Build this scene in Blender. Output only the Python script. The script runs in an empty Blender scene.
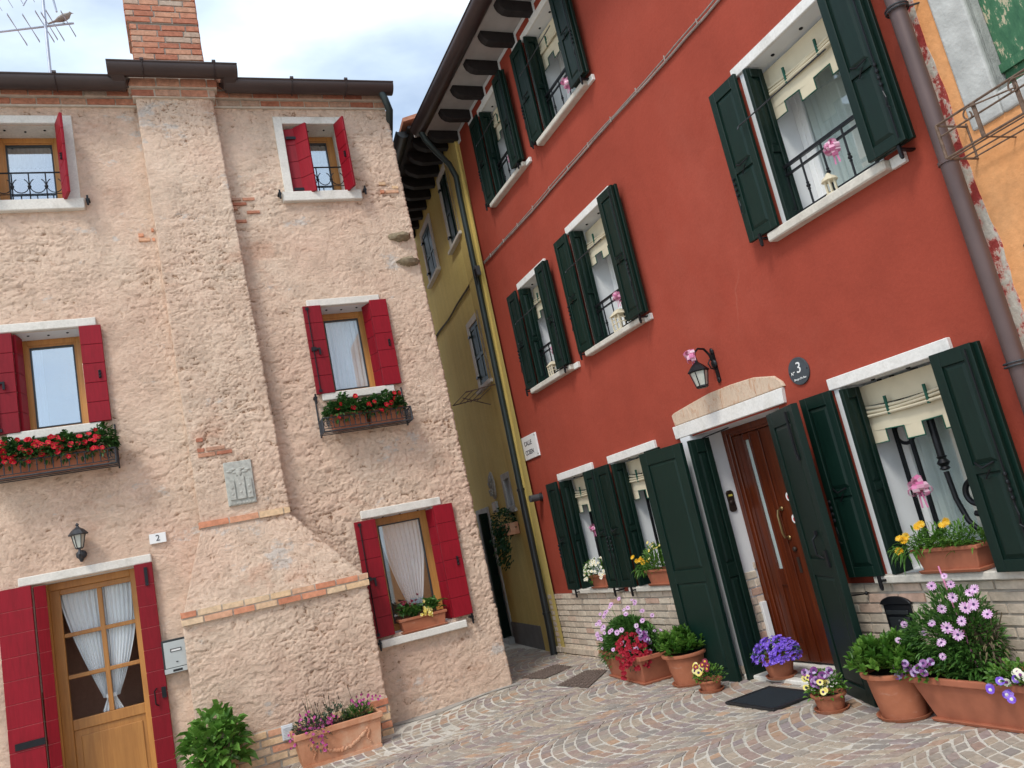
import bpy, math, random
import numpy as np
from mathutils import Vector, Matrix, Euler
R_ = math.radians
rnd = random.Random(7)
C = bpy.context.scene.collection
scene = bpy.context.scene

# ------------------------------------------------------------------ camera
cam_d = bpy.data.cameras.new("camera"); cam = bpy.data.objects.new("camera", cam_d); C.objects.link(cam)
cam_d.sensor_width = 36.0; cam_d.lens = 791.375/1024*36.0; cam_d.clip_start = 0.05; cam_d.clip_end = 600
_r = Vector((0.97759866, 0.03894574, -0.20684314)); _u = Vector((0.21047769, -0.18088998, 0.96071742)); _w = Vector((0, 0.98273193, 0.18503501))
cam.matrix_world = Matrix(((_r.x, _u.x, -_w.x, 0), (_r.y, _u.y, -_w.y, 0), (_r.z, _u.z, -_w.z, 1.6), (0, 0, 0, 1)))
scene.camera = cam
# ------------------------------------------------------------------ light
SUN_EL, SUN_AZ = R_(52), R_(205)         # azimuth measured clockwise from +Y
SKY_STR, SUN_STR, EXPO = 0.14, 1.3, 0.66
world = bpy.data.worlds.new("World"); scene.world = world; world.use_nodes = True
wn = world.node_tree.nodes; wl_ = world.node_tree.links
for n in list(wn): wn.remove(n)
out = wn.new("ShaderNodeOutputWorld"); bg = wn.new("ShaderNodeBackground"); sky = wn.new("ShaderNodeTexSky")
sky.sky_type = 'NISHITA'; sky.sun_disc = False; sky.sun_elevation = SUN_EL; sky.sun_rotation = SUN_AZ; sky.air_density = 1.0; sky.dust_density = 1.5
tc = wn.new("ShaderNodeTexCoord"); mp = wn.new("ShaderNodeMapping"); mp.inputs['Scale'].default_value = (1.0, 1.0, 2.6); mp.inputs['Location'].default_value = (0.35, 0.1, 0.4)
nz = wn.new("ShaderNodeTexNoise"); nz.inputs['Scale'].default_value = 1.9; nz.inputs['Detail'].default_value = 7; nz.inputs['Roughness'].default_value = 0.5
cr = wn.new("ShaderNodeValToRGB"); cr.color_ramp.elements[0].position = 0.36; cr.color_ramp.elements[0].color = (0, 0, 0, 1); cr.color_ramp.elements[1].position = 0.60; cr.color_ramp.elements[1].color = (1, 1, 1, 1)
ma = wn.new("ShaderNodeMath"); ma.operation = 'MULTIPLY_ADD'; ma.inputs[1].default_value = 0.84; ma.inputs[2].default_value = 0.12
mx = wn.new("ShaderNodeMix"); mx.data_type = 'RGBA'
nz2 = wn.new("ShaderNodeTexNoise"); nz2.inputs['Scale'].default_value = 4.0; nz2.inputs['Detail'].default_value = 5
cr2 = wn.new("ShaderNodeValToRGB"); cr2.color_ramp.elements[0].position = 0.3; cr2.color_ramp.elements[0].color = (4.7, 5.7, 6.6, 1); cr2.color_ramp.elements[1].position = 0.7; cr2.color_ramp.elements[1].color = (5.9, 6.5, 6.9, 1)
wl_.new(tc.outputs['Generated'], mp.inputs['Vector']); wl_.new(mp.outputs[0], nz.inputs['Vector']); wl_.new(mp.outputs[0], nz2.inputs['Vector'])
wl_.new(nz.outputs['Fac'], cr.inputs['Fac']); wl_.new(cr.outputs['Color'], ma.inputs[0]); wl_.new(nz2.outputs['Fac'], cr2.inputs['Fac'])
wl_.new(ma.outputs[0], mx.inputs['Factor']); wl_.new(sky.outputs[0], mx.inputs['A']); wl_.new(cr2.outputs['Color'], mx.inputs['B'])
wl_.new(mx.outputs['Result'], bg.inputs['Color']); bg.inputs['Strength'].default_value = SKY_STR; wl_.new(bg.outputs[0], out.inputs['Surface'])
sl = bpy.data.lights.new("sun", 'SUN'); sl.energy = SUN_STR; sl.angle = R_(14); sl.color = (1.0, 0.955, 0.88)
so = bpy.data.objects.new("sun", sl); C.objects.link(so)
sd = Vector((math.sin(SUN_AZ)*math.cos(SUN_EL), math.cos(SUN_AZ)*math.cos(SUN_EL), math.sin(SUN_EL)))
so.rotation_euler = sd.to_track_quat('Z', 'Y').to_euler(); so.location = sd*40
vs = scene.view_settings; vs.view_transform = 'Standard'; vs.look = 'None'; vs.gamma = 1; vs.exposure = EXPO; vs.use_curve_mapping = False
scene.cycles.max_bounces = 7; scene.cycles.transparent_max_bounces = 12

# ------------------------------------------------------------------ materials
def srgb(r, g, b):
    f = lambda c: c/12.92 if c <= .04045 else ((c+.055)/1.055)**2.4
    return (f(r/255), f(g/255), f(b/255))
class NT:
    def __init__(s, name):
        s.m = bpy.data.materials.new(name); s.m.use_nodes = True; s.t = s.m.node_tree; s.n = s.t.nodes; s.l = s.t.links
        s.b = s.n['Principled BSDF']; s.tc = s.n.new('ShaderNodeTexCoord')
    def new(s, ty, **kw):
        n = s.n.new(ty)
        for k, v in kw.items(): setattr(n, k, v)
        return n
    def coord(s, scale=(1, 1, 1), rot=(0, 0, 0), loc=(0, 0, 0)):
        mp = s.new('ShaderNodeMapping'); mp.inputs['Scale'].default_value = scale; mp.inputs['Rotation'].default_value = rot; mp.inputs['Location'].default_value = loc
        s.l.new(s.tc.outputs['Object'], mp.inputs['Vector']); return mp.outputs[0]
    def noise(s, sc, det=4, rough=.55, vec=None, dist=0.):
        n = s.new('ShaderNodeTexNoise'); n.inputs['Scale'].default_value = sc; n.inputs['Detail'].default_value = det; n.inputs['Roughness'].default_value = rough; n.inputs['Distortion'].default_value = dist
        s.l.new(vec if vec is not None else s.tc.outputs['Object'], n.inputs['Vector']); return n.outputs['Fac']
    def ramp(s, fac, stops, const=False):
        n = s.new('ShaderNodeValToRGB'); e = n.color_ramp.elements
        if const: n.color_ramp.interpolation = 'CONSTANT'
        while len(e) < len(stops): e.new(0.5)
        for i, (p, c) in enumerate(stops):
            e[i].position = p; c = c if hasattr(c, '__len__') else (c, c, c); e[i].color = (c[0], c[1], c[2], 1)
        s.l.new(fac, n.inputs['Fac']); return n.outputs['Color']
    def mix(s, a, b, fac, mode='MIX'):
        n = s.new('ShaderNodeMix'); n.data_type = 'RGBA'; n.blend_type = mode
        for v, k in ((a, 'A'), (b, 'B')):
            if hasattr(v, 'node'): s.l.new(v, n.inputs[k])
            else: n.inputs[k].default_value = (v[0], v[1], v[2], 1)
        if hasattr(fac, 'node'): s.l.new(fac, n.inputs['Factor'])
        else: n.inputs['Factor'].default_value = fac
        return n.outputs['Result']
    def attr(s, name='tone'):
        n = s.new('ShaderNodeAttribute'); n.attribute_name = name; return n.outputs['Fac']
    def bump(s, h, strength=.3, dist=.01, prev=None):
        n = s.new('ShaderNodeBump'); n.inputs['Strength'].default_value = strength; n.inputs['Distance'].default_value = dist
        s.l.new(h, n.inputs['Height'])
        if prev is not None: s.l.new(prev, n.inputs['Normal'])
        s.l.new(n.outputs[0], s.b.inputs['Normal']); return n.outputs[0]
    def base(s, c):
        if hasattr(c, 'node'): s.l.new(c, s.b.inputs['Base Color'])
        else: s.b.inputs['Base Color'].default_value = (c[0], c[1], c[2], 1)
    def set(s, rough=.7, metal=0, spec=.4):
        s.b.inputs['Roughness'].default_value = rough; s.b.inputs['Metallic'].default_value = metal; s.b.inputs['Specular IOR Level'].default_value = spec
        return s
def mul(c, k): return tuple(min(1, x*k) for x in c)
def simple(name, c, rough=.6, metal=0, spec=.4, var=.18, vs_=6., bump=.0, bs=60., bd=.003):
    t = NT(name); f = t.noise(vs_, 5)
    t.base(t.ramp(f, [(.3, mul(c, 1-var)), (.7, mul(c, 1+var))])); t.set(rough, metal, spec)
    if bump: t.bump(t.noise(bs, 4), bump, bd)
    return t.m
def toned(name, stops, rough=.6, spec=.3, var=.12, vs_=30., bump=.0, bs=80., bd=.003, const=False, trans=0.):
    t = NT(name); c = t.ramp(t.attr(), stops, const); v = t.ramp(t.noise(vs_, 4), [(.3, 1-var), (.7, 1+var)])
    c = t.mix(c, v, 1.0, 'MULTIPLY'); t.base(c); t.set(rough, 0, spec)
    if bump: t.bump(t.noise(bs, 5), bump, bd)
    if trans:
        tr = t.new('ShaderNodeBsdfTranslucent'); t.l.new(c, tr.inputs['Color']); ms = t.new('ShaderNodeMixShader'); ms.inputs[0].default_value = trans
        t.l.new(t.b.outputs[0], ms.inputs[1]); t.l.new(tr.outputs[0], ms.inputs[2]); t.l.new(ms.outputs[0], t.n['Material Output'].inputs['Surface'])
    return t.m
M = {}
# peach rough plaster
t = NT('peach_plaster')
big = t.noise(.7, 5, .6); mid = t.noise(3.2, 6, .65); fine = t.noise(26, 6, .7)
c = t.ramp(big, [(.32, (.72, .495, .375)), (.5, (.77, .57, .435)), (.68, (.80, .63, .49))])
c = t.mix(c, t.ramp(mid, [(.3, (.78, .78, .78)), (.5, (1, 1, 1)), (.75, (1.12, 1.13, 1.15))]), .85, 'MULTIPLY')
# salmon worn patches and pale lime patches
sal = t.ramp(t.noise(1.3, 8, .66, t.coord((1, 1, 1.5), loc=(3.1, 0, 1.7))), [(.58, 0.), (.68, 1.)])
c = t.mix(c, (.60, .30, .19), t.mix((0, 0, 0), sal, .40))
lime = t.ramp(t.noise(1.5, 8, .7, t.coord((1, 1, 1.6), loc=(7.3, 2, 9.1))), [(.60, 0.), (.64, 1.)])
c = t.mix(c, (.62, .60, .57), t.mix((0, 0, 0), lime, .6))
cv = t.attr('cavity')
c = t.mix(c, t.ramp(cv, [(0.0, (.50, .40, .34)), (.16, (.62, .54, .48)), (.27, (.95, .93, .91)), (.45, (1, 1, 1)), (1, (1.08, 1.07, 1.06))]), 1., 'MULTIPLY')  # crease shade painted into the colour: hollows of the relief darkened, ridges lightened
c = t.mix(c, t.ramp(fine, [(.3, .90), (.7, 1.08)]), 1., 'MULTIPLY')
t.base(c); t.set(.92, 0, .15)
b1 = t.bump(t.noise(38, 8, .72, t.coord((1, 1, 1.5)), 1.0), 1.0, .020); t.bump(t.noise(120, 4), .5, .004, b1); M['peach'] = t.m
# red stucco
t = NT('red_stucco'); big = t.noise(.9, 6, .6); c = t.ramp(big, [(.3, (.295, .052, .031)), (.52, (.325, .058, .035)), (.72, (.35, .066, .041))])
st = t.noise(1.6, 7, .62, t.coord((1.5, 1, 1))); c = t.mix(c, t.ramp(st, [(.3, .92), (.6, 1.03)]), 1., 'MULTIPLY')
wash = t.ramp(t.noise(.55, 8, .7, t.coord((1.3, 1, 1), loc=(9, 3, 5))), [(.52, 0.), (.72, 1.)]); c = t.mix(c, (.40, .11, .075), t.mix((0, 0, 0), wash, .25))
crk = t.new('ShaderNodeTexVoronoi'); crk.feature = 'DISTANCE_TO_EDGE'; crk.inputs['Scale'].default_value = .55; wv = t.mix(t.coord(), t.noise(2.5, 5), .12); t.l.new(wv, crk.inputs['Vector'])
msk = t.ramp(t.noise(.8, 2, vec=t.coord(loc=(4, 4, 4))), [(.62, 0.), (.70, 1.)])
cf = t.mix((0, 0, 0), t.ramp(crk.outputs['Distance'], [(0.0, .12), (.0015, 0.)]), msk)
c = t.mix(c, (.55, .25, .17), cf); c = t.mix(c, t.ramp(t.noise(45, 4), [(.3, .95), (.7, 1.05)]), 1., 'MULTIPLY')
t.base(c); t.set(.85, 0, .2); b1 = t.bump(t.noise(7, 6, .6), .22, .03); t.bump(t.noise(120, 3), .35, .0025, b1); M['red'] = t.m
def stucco(name, c0, c1, bs=60, bst=.3, streak=.1):
    t = NT(name); c = t.ramp(t.noise(1.2, 6, .62), [(.3, c0), (.7, c1)])
    c = t.mix(c, t.ramp(t.noise(2.0, 6, .7, t.coord((4, 1, .6))), [(.3, 1-streak), (.7, 1+streak*.5)]), 1., 'MULTIPLY')
    c = t.mix(c, t.ramp(t.noise(35, 4), [(.3, .94), (.7, 1.05)]), 1., 'MULTIPLY')
    t.base(c); t.set(.88, 0, .2); b = t.bump(t.noise(9, 6), .3, .02); t.bump(t.noise(bs*1.5, 4), bst, .003, b); return t.m
M['yellow'] = stucco('ochre_stucco', (.66, .51, .16), (.74, .60, .22))
M['yellow_light'] = stucco('yellow_stucco', (.58, .44, .13), (.66, .51, .18))
M['pink'] = stucco('pink_stucco', (.42, .20, .14), (.50, .26, .18))
t = NT('orange_stucco'); c = t.ramp(t.noise(1.6, 6, .65), [(.3, (.70, .31, .12)), (.7, (.76, .39, .18))])
scr = t.new('ShaderNodeTexVoronoi'); scr.feature = 'DISTANCE_TO_EDGE'; scr.inputs['Scale'].default_value = 2.2
wv = t.mix(t.coord(), t.noise(3, 6), .25); t.l.new(wv, scr.inputs['Vector'])
mk = t.ramp(t.noise(1.4, 3, vec=t.coord(loc=(1, 0, 2))), [(.55, 0.), (.6, 1.)])
c = t.mix(c, (.75, .62, .48), t.mix((0, 0, 0), t.ramp(scr.outputs['Distance'], [(0, 1.), (.012, 0.)]), mk)); c = t.mix(c, t.ramp(t.noise(30, 5), [(.3, .9), (.7, 1.06)]), 1., 'MULTIPLY')
t.base(c); t.set(.9, 0, .15); b = t.bump(t.noise(8, 7, .65), .5, .02); t.bump(t.noise(70, 4), .4, .004, b); M['orange'] = t.m
# peeled strip of old red paint on grey render
t = NT('peeling_render'); f = t.noise(5.5, 8, .72, t.coord((1, 1, .8)))
c = t.ramp(f, [(.42, (.34, .05, .045)), (.47, (.42, .08, .07)), (.49, (.62, .36, .30)), (.53, (.58, .53, .46)), (.7, (.70, .66, .58))])
c = t.mix(c, t.ramp(t.noise(40, 4), [(.3, .85), (.7, 1.1)]), 1., 'MULTIPLY'); t.base(c); t.set(.9, 0, .2); t.bump(f, .9, .03); M['peel'] = t.m
# stones / bricks with per-face tone
M['brick_pale'] = toned('pale_brick', [(0, (.46, .38, .30)), (.3, (.57, .48, .38)), (.6, (.65, .56, .45)), (.85, (.60, .46, .36)), (1, (.52, .34, .26))], .9, .15, .16, 22, .6, 60, .004)
M['brick_band'] = toned('band_brick', [(0, (.70, .52, .35)), (.35, (.72, .50, .30)), (.55, (.62, .42, .28)), (.7, (.66, .30, .18)), (1, (.50, .19, .11))], .9, .15, .18, 25, .7, 60, .005)
M['brick_red'] = toned('old_red_brick', [(0, (.36, .14, .09)), (.4, (.46, .19, .12)), (.7, (.50, .26, .17)), (1, (.42, .33, .26))], .92, .12, .22, 25, .8, 60, .005)
M['mortar'] = simple('mortar', (.55, .49, .41), .95, 0, .1, .15, 12, .6, 90)
M['mortar_grey'] = simple('mortar_grey', (.42, .38, .33), .95, 0, .1, .15, 12, .6, 90)
M['cobble'] = toned('porphyry_sett', [(0, (.27, .245, .225)), (.22, (.36, .315, .26)), (.42, (.42, .35, .27)), (.58, (.34, .275, .235)), (.74, (.29, .24, .235)), (.87, (.34, .25, .21)), (.96, (.40, .27, .19)), (1, (.46, .31, .21))], .72, .35, .16, 30, .5, 70, .003)
t = NT('jointing'); c = t.ramp(t.noise(1.1, 6, .6), [(.35, (.48, .45, .39)), (.65, (.66, .63, .56))]); c = t.mix(c, t.ramp(t.noise(60, 4), [(.3, .8), (.7, 1.1)]), 1., 'MULTIPLY'); t.base(c); t.set(.95, 0, .1); t.bump(t.noise(90, 4), .5, .004); M['joint'] = t.m
M['asphalt_grey'] = simple('worn_cement', (.36, .34, .31), .9, 0, .2, .25, 5, .6, 60, .006)
# painted wood etc.
def wood(name, c0, c1, rough=.4, sc=(1, 1, .06), gs=22., spec=.5):
    t = NT(name); f = t.noise(gs, 6, .6, t.coord(sc), 1.2); c = t.ramp(f, [(.3, c0), (.7, c1)])
    c = t.mix(c, t.ramp(t.noise(3, 3), [(.3, .9), (.7, 1.08)]), 1., 'MULTIPLY'); oi = t.new('ShaderNodeObjectInfo'); c = t.mix(c, t.ramp(oi.outputs['Random'], [(0, .84), (1, 1.22)]), 1., 'MULTIPLY')
    wr = t.ramp(t.noise(34, 7, .75, t.coord((1, 1, .35))), [(.66, 0.), (.74, 1.)]); c = t.mix(c, tuple(min(.8, x*1.6+.02) for x in c1), t.mix((0, 0, 0), wr, .35)); t.base(c); t.set(rough, 0, spec); t.bump(f, .12, .003); return t.m
M['green'] = wood('dark_green_paint', (.0018, .0120, .0085), (.0035, .0180, .0125), .46, (4, 4, .4), 14., .28)
M['red_shutter'] = wood('crimson_paint', (.20, .003, .010), (.27, .005, .016), .5, (6, 6, .5), 8., .25)
M['red_dark'] = simple('groove_dark_red', (.06, .003, .006), .7)
M['red_groove'] = simple('groove_red', (.50, .12, .12), .6)
M['oak'] = wood('honey_wood', (.38, .155, .035), (.50, .225, .055), .42)
M['mahogany'] = wood('varnished_mahogany', (.055, .009, .003), (.135, .025, .006), .26, (1, 1, .05), 18.)
M['old_green'] = None
t = NT('flaking_green_paint'); f = t.noise(9, 9, .72, t.coord((1.6, 1, .5))); c = t.ramp(f, [(.38, (.03, .105, .055)), (.52, (.05, .15, .075)), (.555, (.08, .18, .10)), (.57, (.46, .40, .27)), (.8, (.38, .32, .22))]); t.base(c); t.set(.7, 0, .3); t.bump(f, .8, .01); M['old_green'] = t.m
M['stone'] = simple('white_istrian_stone', (.72, .69, .63), .75, 0, .25, .10, 9, .35, 50)
M['stone_rough'] = simple('weathered_stone', (.56, .52, .45), .9, 0, .15, .25, 14, .9, 45, .006)
M['stone_grey'] = simple('grey_stone', (.46, .46, .44), .88, 0, .2, .18, 8, .8, 40, .006)
M['white_plaster'] = simple('white_plaster', (.72, .73, .74), .85, 0, .2, .06, 3, .4, 60)
M['soffit'] = simple('soffit_paint', (.42, .40, .385), .9, 0, .1, .12, 4)
M['white_paint'] = simple('white_gloss_paint', (.80, .80, .79), .4, 0, .4, .03)
def grimy(name, c0, c1, gr, rough, bs, bst):
    t = NT(name); c = t.ramp(t.noise(8, 7, .65), [(.3, c0), (.7, c1)]); g = t.ramp(t.noise(4.5, 9, .75, t.coord((1, 1, .8), loc=(2, 5, 1))), [(.53, 0.), (.68, 1.)])
    c = t.mix(c, gr, t.mix((0, 0, 0), g, .45)); c = t.mix(c, t.ramp(t.noise(50, 4), [(.3, .9), (.7, 1.05)]), 1., 'MULTIPLY'); t.base(c); t.set(rough, 0, .25); t.bump(t.noise(bs, 5), bst, .004); return t.m
M['lintel_marble'] = grimy('lintel_marble', (.70, .68, .64), (.80, .78, .75), (.50, .47, .42), .65, 60, .35)
M['stone'] = grimy('white_istrian_stone', (.66, .63, .57), (.76, .73, .67), (.42, .39, .33), .8, 50, .5)
M['stone_rough'] = grimy('weathered_stone', (.54, .50, .43), (.66, .62, .55), (.34, .31, .26), .9, 40, .9)
t = NT('rosso_marble'); f = t.noise(9, 8, .7, t.coord((2.2, 1, .7)), 1.5); c = t.ramp(f, [(.3, (.55, .40, .28)), (.5, (.64, .50, .38)), (.62, (.56, .36, .24)), (.72, (.40, .18, .10))]); t.base(c); t.set(.8, 0, .25); t.bump(f, .7, .02); M['arch'] = t.m
M['gutter'] = simple('brown_zinc', (.060, .042, .040), .38, .35, .5, .12, 3)
M['gutter_dark'] = simple('dark_metal_gutter', (.030, .034, .036), .4, .35, .5, .12, 3)
M['pipe_green'] = simple('dark_green_pipe', (.035, .050, .050), .45, .3, .5, .15, 3)
M['pipe_brown'] = simple('brown_pipe', (.105, .068, .064), .45, .25, .45, .14, 3)
M['beam'] = simple('tarred_beam', (.022, .018, .018), .7, 0, .3, .3, 9, .6, 40)
M['iron'] = simple('black_iron', (.012, .013, .016), .42, .5, .5, .2, 20)
M['iron_grey'] = simple('wrought_iron_grey', (.055, .058, .065), .55, .5, .4, .3, 30)
M['iron_rust'] = simple('rusty_iron', (.17, .115, .085), .8, .3, .3, .35, 30, .5, 90)
M['steel'] = simple('brushed_steel', (.50, .52, .51), .38, .6, .5, .06, 5)
M['brass'] = simple('brass', (.28, .20, .09), .35, .9, .5, .15)
t = NT('terracotta'); c = t.ramp(t.noise(7, 6, .6), [(.3, (.32, .11, .058)), (.7, (.42, .155, .082))]); lim = t.ramp(t.noise(6, 8, .75, t.coord((1, 1, 3.2))), [(.56, 0.), (.70, 1.)])
c = t.mix(c, (.50, .33, .25), t.mix((0, 0, 0), lim, .5)); t.base(c); t.set(.85, 0, .2); t.bump(t.noise(80, 4), .3, .003); M['terracotta'] = t.m
M['terracotta_plastic'] = simple('terracotta_resin', (.36, .125, .070), .6, 0, .25, .16, 7)
t = NT('aged_terracotta'); c = t.ramp(t.noise(4, 8, .68, t.coord((1, 1, .7))), [(.3, (.40, .17, .09)), (.5, (.54, .26, .15)), (.7, (.62, .40, .27))]); t.base(c); t.set(.9, 0, .15); t.bump(t.noise(40, 6), .5, .004); M['terra_old'] = t.m
M['soil'] = simple('potting_soil', (.035, .024, .018), .95, 0, .1, .4, 40, 1., 60, .01)
M['mat'] = simple('dark_doormat', (.020, .026, .032), .92, 0, .2, .3, 80, .8, 300, .004)
M['mat_grey'] = simple('grey_doormat', (.27, .245, .225), .95, 0, .1, .15, 60, .8, 260, .004)
M['blind'] = simple('cream_canvas', (.64, .57, .42), .9, 0, .1, .07, 5, .3, 200, .002)
M['trim'] = simple('green_braid', (.015, .09, .06), .8)
M['dark'] = simple('dark_interior', (.02, .02, .022), .9, 0, .1)
M['interior'] = simple('room_plaster', (.16, .15, .14), .9, 0, .1)
M['pink_ribbon'] = toned('pink_satin', [(0, (.62, .16, .34)), (.5, (.80, .30, .50)), (1, (.92, .68, .78))], .28, .6, .05, 20, trans=.25)
M['black'] = simple('black_plastic', (.015, .015, .017), .5)
M['slate'] = simple('slate_disc', (.055, .065, .075), .6, 0, .35, .15, 20)
M['ink'] = simple('dark_ink', (.05, .055, .07), .7)
M['grey_box'] = simple('grey_plastic', (.06, .065, .07), .5)
M['vent'] = simple('white_vent', (.66, .68, .70), .5)
M['tile'] = simple('roof_tile', (.42, .20, .13), .9, 0, .15, .3, 7, .7, 50)
M['plinth'] = simple('grey_plinth', (.175, .17, .165), .9, 0, .2, .12, 4, .5, 60)
M['cable'] = simple('painted_cable', (.30, .25, .225), .7, 0, .3, .2, 20)
M['grille'] = simple('rusty_grate', (.155, .115, .095), .85, .2, .3, .3, 30, .6, 80)
M['bronze'] = simple('dark_bronze', (.045, .030, .024), .5, .6, .5, .2, 30)
M['brown_stone'] = simple('brown_stone', (.26, .21, .14), .9, 0, .15, .25, 25, .9, 60)
M['relief'] = simple('grey_relief_stone', (.44, .44, .40), .85, 0, .2, .2, 25, .5, 90)
M['zinc_mast'] = simple('galvanised_mast', (.42, .46, .55), .45, .4, .5)
M['frost'] = simple('frosted_glass', (.50, .52, .46), .25, 0, .5, .1)
M['feather'] = simple('grey_feather', (.30, .26, .23), .8, 0, .2, .25, 40)
M['yellow_label'] = simple('yellow_label', (.60, .52, .10), .5)
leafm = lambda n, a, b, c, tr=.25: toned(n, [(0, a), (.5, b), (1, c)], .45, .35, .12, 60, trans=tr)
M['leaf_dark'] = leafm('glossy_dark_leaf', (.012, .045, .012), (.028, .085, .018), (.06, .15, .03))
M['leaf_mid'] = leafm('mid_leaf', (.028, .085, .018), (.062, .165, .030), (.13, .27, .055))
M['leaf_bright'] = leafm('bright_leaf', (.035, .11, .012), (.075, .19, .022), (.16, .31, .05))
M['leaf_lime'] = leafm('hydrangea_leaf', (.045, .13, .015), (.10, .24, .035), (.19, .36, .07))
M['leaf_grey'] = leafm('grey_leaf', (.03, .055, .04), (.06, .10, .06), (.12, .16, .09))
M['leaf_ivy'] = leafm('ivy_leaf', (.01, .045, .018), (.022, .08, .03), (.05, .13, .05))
M['stem_brown'] = toned('dry_stem', [(0, (.05, .03, .022)), (.5, (.10, .075, .045)), (1, (.20, .17, .08))], .8)
fl = lambda n, *st: toned(n, [(i/(len(st)-1), s) for i, s in enumerate(st)], .55, .3, .06, 60, trans=.25)
M['f_red'] = fl('red_petal', (.20, .003, .012), (.32, .005, .020), (.44, .012, .036))
M['f_scarlet'] = fl('scarlet_petal', (.45, .004, .016), (.62, .008, .025), (.72, .03, .06))
M['f_pink'] = fl('lilac_petal', (.58, .26, .56), (.72, .42, .70), (.84, .66, .82))
M['f_magenta'] = fl('magenta_petal', (.42, .03, .22), (.58, .07, .32), (.72, .22, .48))
M['f_white'] = fl('cream_petal', (.74, .70, .50), (.86, .84, .70), (.90, .88, .80))
M['f_yellow'] = fl('golden_petal', (.78, .36, .01), (.85, .50, .02), (.88, .64, .12))
M['f_lemon'] = fl('lemon_petal', (.78, .60, .08), (.84, .72, .20), (.88, .80, .40))
M['f_purple'] = fl('violet_petal', (.13, .05, .50), (.22, .10, .68), (.38, .24, .80))
M['f_plum'] = fl('plum_petal', (.09, .012, .11), (.24, .05, .24), (.60, .50, .72))
M['f_centre'] = simple('flower_centre', (.05, .02, .09), .7)
M['f_gold'] = simple('golden_centre', (.70, .42, .03), .7)
M['f_wine'] = fl('wine_petal', (.10, .008, .025), (.20, .015, .045), (.36, .03, .08))
def glass(name, tint=(.93, .95, .96), refl=.28, rough=.015):
    t = NT(name); n = t.n; n.remove(t.b)
    tr = n.new('ShaderNodeBsdfTransparent'); tr.inputs[0].default_value = (*tint, 1); gl = n.new('ShaderNodeBsdfGlossy'); gl.inputs['Roughness'].default_value = rough; gl.inputs['Color'].default_value = (.9, .93, .96, 1)
    lf = n.new('ShaderNodeLayerWeight'); lf.inputs['Blend'].default_value = .5; lw = n.new('ShaderNodeMath'); lw.operation = 'POWER'; lw.inputs[1].default_value = 3.5; t.l.new(lf.outputs['Facing'], lw.inputs[0]); a = n.new('ShaderNodeMath'); a.operation = 'ADD'; a.inputs[1].default_value = refl; a.use_clamp = True; t.l.new(lw.outputs[0], a.inputs[0])
    ms = n.new('ShaderNodeMixShader'); t.l.new(a.outputs[0], ms.inputs[0]); t.l.new(tr.outputs[0], ms.inputs[1]); t.l.new(gl.outputs[0], ms.inputs[2]); t.l.new(ms.outputs[0], n['Material Output'].inputs['Surface']); return t.m
M['glass'] = glass('window_glass', refl=.10); M['glass_sky'] = glass('double_glazing', (.7, .75, .78), .42); M['glass_dark'] = glass('dark_glass', (.95, .96, .96), .0)
def sheer(name, c, alpha):
    t = NT(name); n = t.n; t.base(c); t.set(.9, 0, .1)
    tr = n.new('ShaderNodeBsdfTransparent'); ms = n.new('ShaderNodeMixShader'); ms.inputs[0].default_value = alpha
    t.l.new(tr.outputs[0], ms.inputs[1]); t.l.new(t.b.outputs[0], ms.inputs[2]); t.l.new(ms.outputs[0], n['Material Output'].inputs['Surface']); return t.m
M['curtain'] = sheer('white_voile', (.90, .91, .93), .93); M['curtain_grey'] = sheer('grey_green_curtain', (.74, .78, .72), .98); M['curtain_dark'] = sheer('dark_valance', (.03, .035, .035), .95)

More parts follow.
